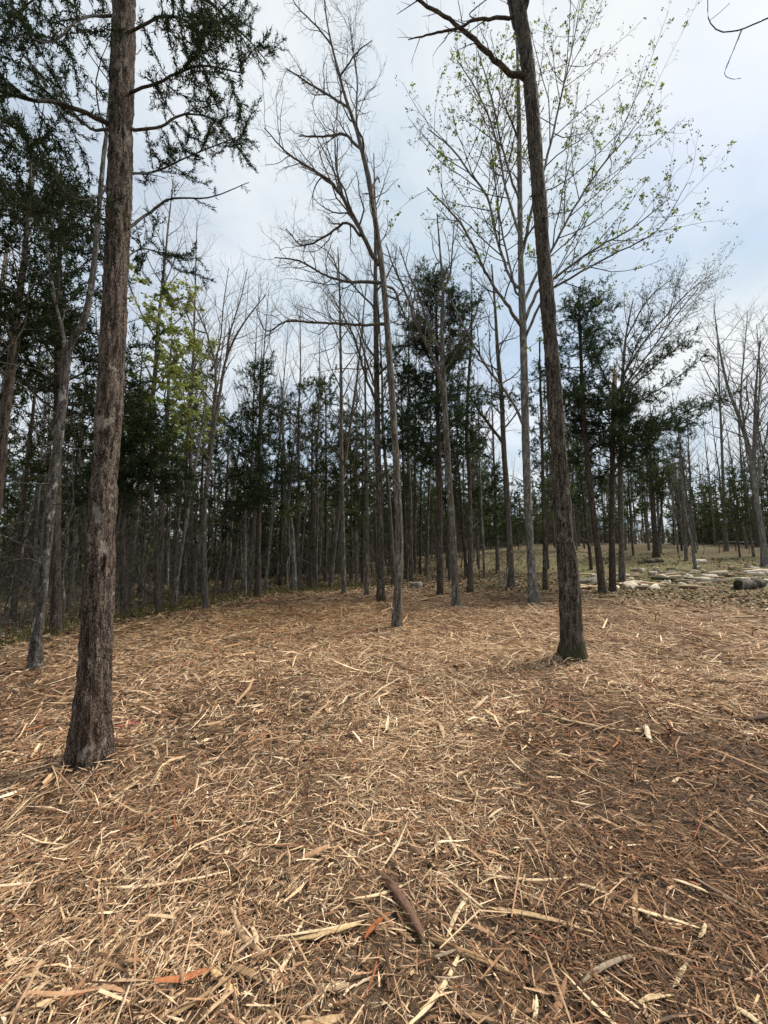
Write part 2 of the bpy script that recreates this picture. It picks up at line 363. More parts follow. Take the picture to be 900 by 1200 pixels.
# ------------------------------------------------------------------ ground
def field(x, y):     # open grassy strip on the rise to the right
    a = np.arctan2(x, y); d = np.hypot(x, y)
    return sstep(.18, .36, a + .12 * (fbm(x, y, .2, 2, 61) - .5)) * sstep(15, 24, d) * (1 - sstep(34, 41, d))
def ground_mat():
    m, t, b, o = new_mat('forest_ground')
    c = N(t, 'ShaderNodeTexCoord').outputs['Object']
    mu = N(t, 'ShaderNodeAttribute', attribute_name='mulch').outputs['Fac']; so = N(t, 'ShaderNodeAttribute', attribute_name='soil').outputs['Fac']; fi = N(t, 'ShaderNodeAttribute', attribute_name='field').outputs['Fac']
    nA = noise(t, c, 34, 8, .72, 1.4); nB = noise(t, mapping(t, c, (1, 3.2, 1)), 22, 6, .7, .8); nC = noise(t, c, 1.3, 5, .6); nD = noise(t, c, 9, 6, .7, .6)
    fs = None
    for q, (an, zz) in enumerate(((.3, 0), (1.35, 3), (2.4, 7))):
        mp = N(t, 'ShaderNodeMapping'); mp.inputs['Rotation'].default_value = (0, 0, an); mp.inputs['Scale'].default_value = (1, 6.5, 1); mp.inputs['Location'].default_value = (zz, zz, zz)
        mp0 = N(t, 'ShaderNodeMapping'); mp0.inputs['Rotation'].default_value = (0, 0, an); t.links.new(c, mp0.inputs['Vector']); mp.inputs['Rotation'].default_value = (0, 0, 0); t.links.new(mp0.outputs[0], mp.inputs['Vector'])
        f_ = noise(t, mp.outputs[0], 40, 3, .6, .5)
        if fs is None: fs = f_
        else:
            mxn = N(t, 'ShaderNodeMath', operation='MAXIMUM'); t.links.new(fs, mxn.inputs[0]); t.links.new(f_, mxn.inputs[1]); fs = mxn.outputs[0]
    ml = ramp(t, nA, [(.34, (.038, .024, .015)), (.50, (.11, .071, .042)), (.62, (.23, .152, .09)), (.74, (.42, .30, .185))]).outputs[0]
    ml = mixc(t, maprange(t, fs, .56, .70, 0, .85), ml, ramp(t, nB, [(.35, (.24, .14, .08)), (.5, (.42, .27, .155)), (.65, (.58, .41, .25))]).outputs[0])
    ml = mixc(t, maprange(t, nC, .5, .72, 0, .25), ml, (.19, .105, .058))
    so2 = N(t, 'ShaderNodeMath', operation='MULTIPLY'); t.links.new(so, so2.inputs[0]); so2.inputs[1].default_value = .8
    ml = mixc(t, so2.outputs[0], ml, ramp(t, nA, [(.35, (.03, .020, .013)), (.53, (.085, .058, .038)), (.66, (.22, .155, .10))]).outputs[0])
    lit = ramp(t, nD, [(.3, (.045, .030, .018)), (.5, (.11, .075, .043)), (.66, (.2, .14, .085)), (.8, (.30, .23, .15))]).outputs[0]
    gr = ramp(t, nD, [(.3, (.055, .056, .02)), (.5, (.12, .118, .043)), (.72, (.22, .20, .095))]).outputs[0]
    gm = maprange(t, noise(t, c, .55, 6, .65), .38, .58, .15, .85)
    gf = N(t, 'ShaderNodeMath', operation='MULTIPLY'); t.links.new(gm, gf.inputs[0]); t.links.new(maprange(t, fi, 0, 1, .45, 1.1), gf.inputs[1])
    oth = mixc(t, gf.outputs[0], lit, gr)
    t.links.new(mixc(t, mu, oth, ml), b.inputs['Base Color'])
    bp = N(t, 'ShaderNodeBump'); bp.inputs['Strength'].default_value = .8; bp.inputs['Distance'].default_value = .03; t.links.new(fs, bp.inputs['Height']); t.links.new(bp.outputs[0], b.inputs['Normal'])
    return m
rad = 0.25 * (420 / .25) ** (np.arange(190) / 189.); ang = np.linspace(0, 2 * math.pi, 361)[:-1]
gx = (rad[:, None] * np.sin(ang)[None]).ravel(); gy = (rad[:, None] * np.cos(ang)[None]).ravel()
V = np.column_stack([gx, gy, h_ground(gx, gy)]); V = np.concatenate([V, [[0, 0, float(h_ground(0., 0.))]]])
i = np.arange(189)[:, None] * 360 + np.arange(360)[None]; j = np.arange(189)[:, None] * 360 + (np.arange(360)[None] + 1) % 360
F = np.stack([i, i + 360, j + 360, j], -1).reshape(-1, 4); q = np.arange(360); Fc = np.stack([q, (q + 1) % 360, np.full(360, 190 * 360)], -1)
F = F[:, ::-1]; Fc = Fc[:, ::-1]
ground = mesh_np('ground', V, [F, Fc], ground_mat(), None, {'mulch': mulch(V[:, 0], V[:, 1]), 'soil': soil_patch(V[:, 0], V[:, 1]), 'field': field(V[:, 0], V[:, 1])}, True)
tag(ground, kind='structure')

# ------------------------------------------------------------------ shredded wood
PALE = np.array([[.61, .432, .265], [.69, .525, .352], [.53, .362, .212], [.58, .45, .315]])
MIDC = np.array([[.35, .205, .116], [.28, .155, .085], [.40, .258, .152], [.34, .235, .158]])
DARK = np.array([[.13, .073, .042], [.085, .053, .035], [.18, .096, .051], [.14, .10, .07]])
REDC = np.array([[.30, .115, .05], [.26, .10, .06], [.36, .17, .085]])
def chip_colors(n, x, y, rng):
    so = soil_patch(x, y); big = fbm(x, y, .5, 3, 71)
    p = rng.uniform(0, 1, n) + .50 * so - .60 * (big - .5)
    orange = np.exp(-((x + 3) / 4.5) ** 2 - ((y - 10) / 3.5) ** 2)
    k = rng.integers(0, 3, n); C = PALE[k].copy()
    C[p > .46] = MIDC[k[p > .46]]; C[p > .84] = DARK[k[p > .84]]
    rd = rng.uniform(0, 1, n) < .02 + .07 * orange; C[rd] = REDC[k[rd]]
    C *= rng.uniform(.72, 1.2, n)[:, None]
    C[:, 1] *= 1 - .07 * orange; C[:, 2] *= 1 - .22 * orange
    return np.clip(C, .01, .8)
def lay(x, y):       # direction in which the machine raked the wood
    return .75 * np.tanh((x + .2) * -1.1) + .3 + 1.6 * (fbm(x, y, .55, 2, 81) - .5)
def splinters(n, x, y, L, W, rng, z, tilt, stations, sides, aspread=.8):
    th = lay(x, y) + rng.normal(0, aspread, n) + np.where(rng.uniform(0, 1, n) < .28, math.pi / 2, 0)
    el = rng.normal(0, tilt, n)
    D = np.stack([np.cos(th) * np.cos(el), np.sin(th) * np.cos(el), np.sin(el)], 1); S = np.stack([-np.sin(th), np.cos(th), np.zeros(n)], 1)
    roll = rng.normal(0, .5, n)[:, None]; Up = np.cross(D, S); S2 = S * np.cos(roll) + Up * np.sin(roll); U2 = np.cross(D, S2)
    P = np.stack([x, y, z + np.abs(np.sin(el)) * L * .42], 1)
    tt = np.linspace(-.5, .5, stations); bend = rng.normal(0, .055, n) * L; bz = rng.normal(0, .05, n) * L
    Vs = []
    for q, t_ in enumerate(tt):
        e = 1 - 4 * t_ * t_
        wv = W * (rng.uniform(.15, .75, n) if q in (0, stations - 1) else rng.uniform(.8, 1.15, n))
        c = P + D * (L * t_)[:, None] + S2 * (bend * e)[:, None] + U2 * (bz * e)[:, None]
        hh = (wv * rng.uniform(.3, .6, n))[:, None]
        if sides == 3: ring = [c - S2 * wv[:, None], c + U2 * hh * 1.2 + S2 * (wv * .1)[:, None], c + S2 * wv[:, None]]
        else: ring = [c - S2 * wv[:, None], c + U2 * hh, c + S2 * wv[:, None]]
        Vs.append(np.stack(ring, 1))
    V = np.concatenate(Vs, 1); vp = V.shape[1]
    f = []
    for q in range(stations - 1):
        for s_ in range(3 if sides == 3 else 2):
            a = q * 3 + s_; b = q * 3 + (s_ + 1) % 3; f.append([a, a + 3, b + 3, b])
    F = (np.arange(n) * vp)[:, None, None] + np.array(f)[None]
    return V.reshape(-1, 3), F.reshape(-1, 4), vp
def scatter(d0, d1, dens, rng, amax=1.12):
    n = int(amax * (d1 * d1 - d0 * d0) * dens)
    d = np.sqrt(rng.uniform(d0 * d0, d1 * d1, n)); a = rng.uniform(-amax, amax, n); x = d * np.sin(a); y = d * np.cos(a)
    k = rng.uniform(0, 1, n) < mulch(x, y) * (1 - .22 * soil_patch(x, y)) * (.5 + .5 * sstep(.30, .52, fbm(x, y, 1.1, 3, 91)))
    return x[k], y[k]
TRUNK_KEEP = []
rng = np.random.default_rng(3)
allV, allF, allC, nv = [], [], [], 0
for (d0, d1, dens, Lm, Wm, st, sd_, tl) in ((.55, 3.4, 5900, .034, .0022, 2, 2, .22), (.55, 3.4, 2700, .062, .0029, 3, 2, .20), (3.4, 7, 1700, .052, .0036, 2, 2, .22), (3.4, 7, 900, .085, .0048, 3, 2, .20), (7, 12, 760, .10, .0078, 2, 2, .17), (12, 17, 150, .15, .012, 2, 2, .14)):
    x, y = scatter(d0, d1, dens, rng); n = len(x)
    L = np.clip(Lm * np.exp(rng.normal(0, .55, n)), .015, .42); Wd = np.clip(Wm * np.exp(rng.normal(0, .42, n)), .0012, .016)
    big = rng.uniform(0, 1, n) < (.05 if d0 < 3 else .06); L[big] *= 2.2; Wd[big] *= 1.7
    z = h_ground(x, y) + rng.uniform(-.004, .020, n) * (1 - .22 * soil_patch(x, y)) + .012 * fbm(x, y, 9, 2, 95)
    V, F, vp = splinters(n, x, y, L, Wd, rng, z, tl, st, sd_)
    allV.append(V); allF.append(F + nv); allC.append(np.repeat(chip_colors(n, x, y, rng), vp, 0)); nv += len(V)
mul = mesh_np('wood_mulch', np.concatenate(allV), np.concatenate(allF), M['chips'], None, {'col': np.concatenate(allC)})
tag(mul, 'tan and brown shredded wood mulch spread over the clearing', 'mulch', kind='stuff')

# single large splinters one can pick out
def splinter_obj(name, p0, p1, wd, col, seed, fork=False, bark=None, thick=.3, curve=.05):
    """One torn piece of wood from p0 to p1 (on the ground) as a closed, split-ended sliver with a grain of ridges."""
    r_ = np.random.default_rng(seed); p0 = np.array(p0, float); p1 = np.array(p1, float); L = np.linalg.norm(p1 - p0); D = (p1 - p0) / L
    S_ = np.array([-D[1], D[0], 0]); S_ /= np.linalg.norm(S_); U = np.cross(D, S_); U = U if U[2] > 0 else -U
    ns = 12; k = 8; V = []; C = []; bd = r_.normal(0, curve) * L; lift = abs(r_.normal(0, .015)) * L
    ang_ = np.arange(k) * 2 * math.pi / k
    prof = np.interp(np.linspace(0, 1, ns), [0, .1, .35, .7, .9, 1], [r_.uniform(.12, .5), .6, 1, r_.uniform(.75, 1), r_.uniform(.4, .8), r_.uniform(.08, .35)])
    edge = 1 + r_.normal(0, .05, (ns, k)); strip = r_.uniform(.72, 1.2, (k, 1)); jag = r_.uniform(-.09, .09, (k, 1)) * L
    mid = p0 * .5 + p1 * .5
    for q in range(ns):
        t_ = q / (ns - 1); e = 4 * t_ * (1 - t_); c = (p0 - mid) + D * L * t_ + S_ * (bd * e + r_.normal(0, wd * .03)) + U * (lift * e + wd * thick * .8)
        ww = wd * .5 * prof[q]
        V.append(c[None] + ww * edge[q][:, None] * (np.cos(ang_)[:, None] * S_ + np.sin(ang_)[:, None] * U * thick) + (D[None] * jag if q in (0, ns - 1) else 0))
        g = np.array(col)[None] * strip * r_.uniform(.9, 1.1, (k, 1)); 
        if bark is not None: g = np.where(np.sin(ang_)[:, None] > .3, np.array(bark)[None] * r_.uniform(.7, 1.25, (k, 1)), g)
        C.append(g)
    V = np.concatenate(V); C = np.concatenate(C); i = np.arange(ns - 1)[:, None] * k + np.arange(k); j = np.arange(ns - 1)[:, None] * k + (np.arange(k) + 1) % k
    F = [np.stack([i, j, j + k, i + k], -1).reshape(-1, 4), np.array([list(range(k))[::-1], list(range((ns - 1) * k, ns * k))])]
    if fork:
        b0 = (p0 - mid) + D * L * .45; q0 = len(V); b1 = (p0 - mid) + D * L * .02 + S_ * L * .09
        T_ = []
        for t_ in (0, .5, 1):
            c = b0 * (1 - t_) + b1 * t_ + U * wd * .3; ww = wd * .3 * (1 - .8 * t_); T_.append(c[None] + ww * (np.cos(ang_)[:, None] * S_ + np.sin(ang_)[:, None] * U * .6))
        V = np.concatenate([V] + T_); C = np.concatenate([C, np.repeat(np.array(col)[None] * .95, 3 * k, 0)])
        i = np.arange(2)[:, None] * k + np.arange(k); j = np.arange(2)[:, None] * k + (np.arange(k) + 1) % k; F[0] = np.concatenate([F[0], np.stack([i, j, j + k, i + k], -1).reshape(-1, 4) + q0])
    o = mesh_np(name, V, F, M['chips'], None, {'col': np.clip(C, .01, .85)}, False); o.location = mid
    return o
def gp(px, py, up=.012):
    p = ground_at(px, py); return np.array([p[0], p[1], float(h_ground(p[0], p[1])) + up])
cP, cM, cD, cR = (.55, .41, .25), (.33, .215, .115), (.13, .085, .055), (.36, .13, .05)
NAMED = [  # px ends, width, colour, options, label
 ((110, 1046), (262, 1022), .022, (.62, .47, .30), dict(fork=True), 'long pale forked stick lying across the mulch, lower left'),
 ((335, 1102), (421, 1080), .032, (.47, .33, .17), {}, 'broad tan wood slab left of the orange chunk, bottom centre'),
 ((427, 1100), (455, 1072), .026, (.34, .12, .045), dict(thick=.6), 'orange-red chunk of heartwood at the bottom centre'),
 ((440, 1022), (497, 1103), .042, (.17, .085, .05), dict(bark=(.13, .075, .05), thick=.5), 'reddish brown bark slab just right of the orange chunk'),
 ((574, 1064), (690, 1090), .026, (.42, .29, .16), {}, 'long tan splinter lying right of the upright pale chip, bottom'),
 ((503, 1098), (602, 1138), .026, (.45, .31, .17), dict(bark=(.30, .19, .10)), 'tan splinter with brown bark running down right from bark slab'),
 ((524, 1098), (551, 1048), .022, (.56, .43, .27), {}, 'pale flat chip right of the reddish bark slab'),
 ((674, 1034), (718, 1046), .020, (.62, .49, .32), {}, 'short bright chip lying in the dark soil, lower right'),
 ((848, 968), (857, 962), .018, (.62, .50, .34), dict(curve=.3), 'small curled pale chip in the dark patch near right edge'),
 ((748, 1171), (792, 1160), .020, (.55, .40, .23), {}, 'short tan chip near the bottom right corner, almost level'),
 ((789, 1152), (806, 1122), .018, (.64, .50, .32), {}, 'pale steep chip above the level tan chip, bottom right'),
 ((803, 1018), (888, 1068), .018, (.50, .39, .26), dict(bark=(.22, .17, .12)), 'long grey tan stick slanting down at the right edge'),
 ((101, 1138), (151, 1078), .012, (.60, .45, .27), {}, 'thin straight pale splinter rising to the right, lower left'),
 ((331, 1051), (388, 1002), .016, (.58, .43, .27), {}, 'straight pale splinter rising right above the tan slab'),
 ((243, 1133), (281, 1167), .026, (.50, .34, .17), dict(thick=.35), 'stubby honey coloured chunk at the bottom left of centre'),
 ((22, 1200), (66, 1179), .034, (.52, .38, .22), {}, 'pale slab cut by the bottom left corner of the picture'),
 ((345, 1204), (402, 1192), .034, (.48, .33, .18), {}, 'tan slab cut by the bottom edge left of centre'),
 ((314, 1163), (346, 1108), .020, (.60, .46, .29), {}, 'pale steep sliver below the broad tan slab'),
 ((122, 948), (177, 909), .030, (.52, .37, .22), {}, 'pale torn slab at the right foot of the big trunk'),
 ((176, 926), (188, 904), .030, (.56, .42, .26), {}, 'short pale flake right of the slab at the big trunk'),
 ((757, 848), (763, 869), .050, (.66, .54, .37), dict(thick=.3), 'upright pale flake on the mulch right of mossy trunk'),
 ((578, 822), (616, 815), .040, (.62, .50, .33), {}, 'pale forked chip in front of the mossy trunk'),
 ((624, 832), (752, 856), .040, (.48, .35, .21), {}, 'long tan splinter in front of the mossy trunk, slanting right'),
 ((133, 852), (178, 843), .040, (.40, .12, .10), {}, 'pinkish red cedar sliver right of the big trunk'),
 ((140, 842), (166, 850), .030, (.42, .15, .12), {}, 'short pinkish cedar sliver crossing the longer one'),
 ((868, 850), (905, 838), .060, (.09, .06, .045), dict(thick=.7), 'dark rotten stub on the mulch at the right edge'),
 ((520, 1180), (590, 1196), .020, (.30, .19, .10), {}, 'brown splinter at the bottom edge centre'),
 ((622, 1195), (628, 1160), .014, (.62, .49, .31), {}, 'thin pale sliver standing up from bottom edge, right of centre'),
 ((858, 1172), (900, 1210), .026, (.56, .43, .27), {}, 'pale stick leaving the bottom right corner'),
 ((0, 975), (44, 938), .014, (.58, .43, .26), {}, 'thin pale splinter below the big trunk at left edge'),
]
NAMED_XY = []
for k, (a, b_, wd, col, kw, lab) in enumerate(NAMED):
    p0, p1 = gp(*a), gp(*b_); NAMED_XY.append((p0 + p1) / 2)
    tag(splinter_obj('wood_splinter', p0, p1, wd, col, 100 + k, **kw), lab, 'wood splinter')
KINDS = [('pale', (.58, .44, .27), 'loose pale splinter scattered in the near mulch', 'pale splinters in the near mulch', None),
         ('brown', (.33, .21, .115), 'loose brown splinter scattered in the near mulch', 'brown splinters in the near mulch', None),
         ('bark', (.16, .10, .065), 'dark bark strip scattered in the near mulch', 'dark bark strips in the near mulch', (.12, .085, .06)),
         ('grey', (.30, .235, .165), 'weathered grey stick scattered in the near mulch', 'weathered sticks in the near mulch', None)]
protos = {}
for ki, (nm, col, lab, grp, brk) in enumerate(KINDS):
    protos[ki] = []
    for q in range(5):
        Lq = (.22, .16, .30, .12, .40)[q]; wq = (.020, .024, .016, .022, .018)[q]
        o = splinter_obj({'pale': 'wood_splinter', 'brown': 'wood_splinter', 'bark': 'bark_strip', 'grey': 'stick'}[nm], (-Lq / 2, 0, 0), (Lq / 2, 0, 0), wq, np.array(col) * (1, .85, 1.1, .95, .9)[q], 300 + ki * 10 + q, bark=brk, curve=.05)
        o.location = (0, 0, 0); tag(o, lab, {'pale': 'wood splinter', 'brown': 'wood splinter', 'bark': 'bark strip', 'grey': 'stick'}[nm], grp); protos[ki].append([o, False])
r_ = np.random.default_rng(17); cnt = 0
while cnt < 240:
    d = math.sqrt(r_.uniform(1.35 ** 2, 4.4 ** 2)) if cnt < 190 else r_.uniform(4.4, 7.5); a = r_.uniform(-.80, .80); x, y = d * math.sin(a), d * math.cos(a)
    if r_.uniform() > float(mulch(np.array([x]), np.array([y]))[0]): continue
    if math.hypot(x + 2.1, y - 2.84) < .45 or math.hypot(x - 2.7, y - 5.5) < .5: continue
    ki = int(r_.choice(4, p=[.5, .25, .15, .10])); pr = protos[ki][int(r_.integers(0, 5))]
    if not pr[1]: o = pr[0]; pr[1] = True
    else: o = pr[0].copy(); COL.objects.link(o)
    z = float(h_ground(np.array([x]), np.array([y]))[0]); s_ = r_.uniform(.55, 1.1)
    o.location = (x, y, z + .016); o.scale = (s_, s_ * r_.uniform(.7, 1.3), s_)
    th = float(lay(np.array([x]), np.array([y]))[0]) + r_.normal(0, .7)
    o.rotation_euler = (r_.normal(0, .3), r_.normal(0, .10), th); cnt += 1

# ------------------------------------------------------------------ trees
def u_len(a, b): return lambda L, t, g: g.uniform(a, b) * (1 - .35 * t)
def per(k, lo=1, hi=60): return lambda L: min(max(int(L * k), lo), hi)
def bare_spec(n=14, t0=.35, ll=(1.6, 3.2), ang=48, wig=.13, up=.55, dens=1., fine=True, twig=(.25, .6)):
    s = [dict(n=n, t0=t0, t1=.99, ang=ang, len=u_len(*ll), wig=wig, up=up, seg=8, rr=.5, tip=.25, rmin=.005),
         dict(n=per(3.6 * dens, 2), t0=.18, ang=44, len=lambda L, t, g: L * g.uniform(.28, .55) * (1 - .5 * t), wig=wig * 1.1, up=.4, seg=6, rr=.55, tip=.3, rmin=.0035),
         dict(n=per(5.5 * dens, 1), t0=.15, ang=46, len=u_len(*twig), wig=wig * 1.3, up=.35, seg=3, rr=.6, tip=.4, rmin=.0024)]
    if fine: s.append(dict(n=per(6 * dens, 1, 5), t0=.2, ang=48, len=u_len(twig[0] * .35, twig[1] * .5), wig=.2, up=.3, seg=2, rr=.7, tip=.5, rmin=.0018))
    return s
def cedar_spec(n=46, t0=.35, ll=(1.1, 2.3), up=.15, droop=.5, dens=1., sub=(.25, .6)):
    return [dict(n=n, t0=t0, t1=.99, ang=64, angs=17, len=lambda L, t, g: g.uniform(ll[0] * .7, ll[1]) * (1 - .78 * max(0, (t - t0) / (1 - t0)) ** 1.5), wig=.13, up=up, droop=droop, seg=7, rr=.35, tip=.25, rmin=.004),
            dict(n=per(7 * dens, 3, 26), t0=.22, ang=54, angs=15, len=u_len(sub[0], sub[1] * 1.3), wig=.14, up=.25, seg=4, rr=.5, tip=.3, rmin=.0028),
            dict(n=per(7 * dens, 1, 5), t0=.2, ang=48, len=u_len(sub[0] * .4, sub[1] * .5), wig=.12, up=.2, seg=3, rr=.6, tip=.4, rmin=.002)]
SIDES = {0: 6, 1: 4, 2: 3, 3: 3}
def build_crown(out, mat, parent, fol=None, rng=None, fmat=None, from_level=0, leaf_levels=(2, 3), skip=None):
    T = Tubes()
    for lvl, P, r in out:
        if lvl != skip: T.add(P, r, SIDES.get(lvl, 3) if skip is None else 4 - min(lvl, 1), .3 + .2 * lvl)
    cr = T.build('crown', mat, parent)
    if fol:
        tw = [P for lvl, P, r in out if lvl in leaf_levels]
        V, F, tn = blades(tw, rng, **fol)
        mesh_np('foliage', V, F, fmat, cr, {'tint': tn})
    return cr
def wpath(path, Y):
    W = []; Rr = []
    for q in path:
        y = Y + (q[3] if len(q) > 3 else 0); W.append(at(q[0], q[1], y)); Rr.append(q[2] * .47 * (y / ray(q[0], q[1])[1]) / FPX / math.sqrt(1 + ((q[0] - 450) / FPX) ** 2))
    return np.array(W), np.array(Rr)
def leaf_quads(tw, rng, every=.3, size=.05, per_=4, hang=.4, prob=1.):
    Ps = []
    for P in tw:
        if rng.uniform() > prob: continue
        L = np.linalg.norm(P[-1] - P[0]); n = max(int(L / every), 1)
        Ps.append(P[-1][None]);
        if n > 1: Ps.append(P[rng.integers(1, len(P), n - 1)])
    if not Ps: return None
    C = np.repeat(np.concatenate(Ps), per_, 0); n = len(C); C = C + rng.normal(0, size * .4, (n, 3))
    D = rng.normal(0, 1, (n, 3)); D[:, 2] -= hang; D /= np.linalg.norm(D, axis=1)[:, None]
    W = np.cross(D, rng.normal(0, 1, (n, 3))); W /= np.linalg.norm(W, axis=1)[:, None]; Nn = np.cross(D, W)
    l = size * rng.uniform(.5, 1.4, n)[:, None]
    V = np.stack([C, C + D * l * .5 + W * l * .33 + Nn * l * .1, C + D * l, C + D * l * .5 - W * l * .33 + Nn * l * .1], 1).reshape(-1, 3)
    return V, np.arange(n * 4).reshape(n, 4), np.repeat(rng.uniform(0, 1, n), 4)

def tree(name, label, path, mat, twig, spec, seed, limbs=(), fol=None, fmat=None, group=None, sides=18, rings=90, relief=.008, flare=.5, freq=26., limb_lvl=1, leaf_levels=(2, 3), leaves=None, base=None, cut=None, trunk_spec=True, dead=14, thin=.77):
    rng = np.random.default_rng(seed)
    b = ground_at(path[0][0], path[0][1]) if base is None else np.array(base, float)
    b[2] = float(h_ground(np.array([b[0]]), np.array([b[1]]))[0])
    W, Rr = wpath(path, b[1]); W[0] = b; Rr[1:] *= thin; Rr[0] *= .5 + .5 * thin
    root = empty(name, b, label, 'tree', group)
    P = W - b
    P0 = P[0].copy(); P0[2] -= .18; P = np.concatenate([[P0], P]); Rr = np.concatenate([[Rr[0]], Rr])
    trunk_mesh('trunk', P, Rr, mat, root, sides, rings, relief, flare, seed, freq)
    Q = smooth_path(np.column_stack([P, Rr]), 40); out = []; dd = []
    if trunk_spec: ramify(Q[:, :3], Q[:, 3], 0, spec, rng, out)
    if dead: ramify(Q[:, :3], Q[:, 3], 0, [dict(n=dead, t0=.12, t1=.62, ang=74, angs=16, len=u_len(.25, 1.1), wig=.16, up=.05, seg=4, rr=.22, tip=.3, rmin=.0035), dict(n=3, t0=.3, ang=48, len=u_len(.12, .45), wig=.18, up=.1, seg=3, rr=.6, rmin=.0025)], rng, dd)
    out += [(min(l + 3, 4), p_, r_) for l, p_, r_ in dd]
    for L in limbs:
        lp, opt = (L[0], L[1]) if isinstance(L, tuple) else (L, {})
        lw, lr = wpath(lp, b[1]); lr = lr * min(thin, .85); lq = smooth_path(np.column_stack([lw - b, lr]), max(10, 4 * len(lp)))
        lq[:, :3] += rng.normal(0, 1, (len(lq), 3)) * lq[:, 3:4] * .25; T = Tubes(); T.add(lq[:, :3], np.maximum(lq[:, 3], .003), 8, .4); T.build('limb', mat if lr[0] > .03 else twig, root)
        ramify(lq[:, :3], lq[:, 3], opt.get('lvl', limb_lvl), spec, rng, out)
    cr = build_crown(out, twig, root, fol, rng, fmat, leaf_levels=leaf_levels, skip=2 if (fol and seed > 1) else None)
    if leaves:
        for lv in leaves:
            tw = [P for lvl, P, r in out if lvl in (lv.get('lvl', 2), 3)]
            g = leaf_quads(tw, rng, lv['every'], lv['size'], lv['per'], lv.get('hang', .4), lv.get('prob', 1))
            if g: mesh_np(lv.get('name', 'foliage'), g[0], g[1], lv['mat'], cr, {'tint': g[2]})
    return root

# --- the big trunk in the left foreground, a cedar whose boughs fill the upper left
CF = dict(step=.017, per=5, length=.042, width=.0042, spread=.7, up=.05)
NEARC = cedar_spec(n=30, t0=.60, ll=(1.0, 2.1), up=.1, droop=.35, dens=1.6, sub=(.2, .5))
tree('cedar_tree', 'thick furrowed grey-brown trunk in the left foreground, cedar boughs overhead',
     [(104, 905, 58), (107, 860, 53), (110, 800, 45), (116, 700, 37), (121, 600, 33), (128, 480, 31), (133, 390, 30), (139, 250, 29.5), (143, 120, 28), (146, 0, 26), (149, -140, 22), (152, -320, 14), (154, -450, 5)],
     M['bark_fore'], M['bark_twig'], NEARC, 1, dead=0, thin=1., sides=88, rings=380, relief=.020, flare=.62, freq=34.,
     fol=CF, fmat=M['cedar'], leaf_levels=(1, 2),
     limbs=[[(136, 150, 9), (112, 138, 8, -.1), (70, 122, 7, -.25), (30, 116, 6, -.4), (-20, 100, 5, -.5), (-80, 95, 3, -.6)],
            [(138, 150, 5), (105, 150, 4, .3), (60, 100, 3, .5), (25, 60, 2, .6), (5, 10, 2, .7)],
            [(150, 152, 5), (185, 150, 4, .1), (215, 135, 3, .2), (250, 140, 2, .35), (280, 170, 1, .5)],
            [(152, 110, 5), (190, 95, 4, -.15), (232, 78, 3, -.3), (285, 86, 1.5, -.4)],
            ([(150, 268, 5), (178, 248, 4, .2), (200, 233, 3, .3), (245, 232, 2, .4), (292, 214, 1, .5)], {'lvl': 2}),
            [(130, 258, 4), (90, 252, 3, .3), (40, 250, 3, .5), (-10, 245, 2, .7)],
            [(135, 215, 4), (95, 235, 3, -.3), (50, 205, 3, -.4), (0, 140, 2, -.5)],
            [(148, 40, 5), (190, 20, 4, -.2), (225, 30, 3, -.4), (240, 70, 1, -.5)],
            [(144, 20, 5), (100, 20, 4, -.2), (60, 50, 3, -.5), (20, 40, 1, -.7)],
            [(147, -60, 6), (195, -50, 4, .3), (240, -20, 3, .5), (262, 30, 1, .6)],
            [(145, -60, 6), (90, -40, 4, .3), (40, 0, 3, .5), (0, 30, 1, .6)],
            [(148, 300, 3), (172, 292, 2.4, .3), (192, 300, 1.6, .5), (205, 318, 1, .6)], [(150, 205, 4), (185, 200, 3, .4), (230, 180, 2, .7), (280, 160, 1, .9)]])
# --- dark mossy-footed trunk right of centre
tree('oak_tree', 'dark plated trunk with mossy foot right of centre, limbs leaving the frame top',
     [(671, 776, 33), (670, 750, 29), (667, 690, 25.5), (660, 610, 22), (653, 510, 19), (645, 400, 17.5), (637, 300, 17), (629, 200, 16.5), (621, 100, 16), (614, 45, 15), (607, 0, 14), (598, -60, 12), (588, -180, 12), (580, -330, 7), (575, -450, 2)],
     M['bark_dark'], M['bark_twig'], bare_spec(n=7, t0=.86, ll=(1.5, 2.6), fine=True, dens=.8), 2, dead=0, thin=1., sides=72, rings=340, relief=.018, flare=.55, freq=34.,
     limbs=[([(614, 92, 9), (596, 84, 8, -.1), (572, 64, 7, -.2), (548, 40, 6, -.3), (525, 22, 5, -.4), (498, 6, 4.5, -.5), (470, -18, 4, -.6), (430, -60, 3, -.7)], {'lvl': 2}),
            ([(601, 20, 5), (575, 23, 4.5, .1), (555, 24, 4, .2), (538, 33, 3.5, .3), (515, 38, 3, .35), (495, 43, 2.2, .4), (478, 47, 1.2, .4)], {'lvl': 2}),
            ([(560, 24, 1.6, .2), (550, 18, 1.5, .2), (560, 8, 1.4, .2), (575, -4, 1.2, .2)], {'lvl': 3}),
            ([(617, 60, 12), (604, 20, 10, .2), (592, -20, 9, .3), (570, -120, 6, .5)], {'lvl': 2}),
            ([(612, 20, 9), (625, -30, 8, -.3), (650, -120, 6, -.6)], {'lvl': 2})])
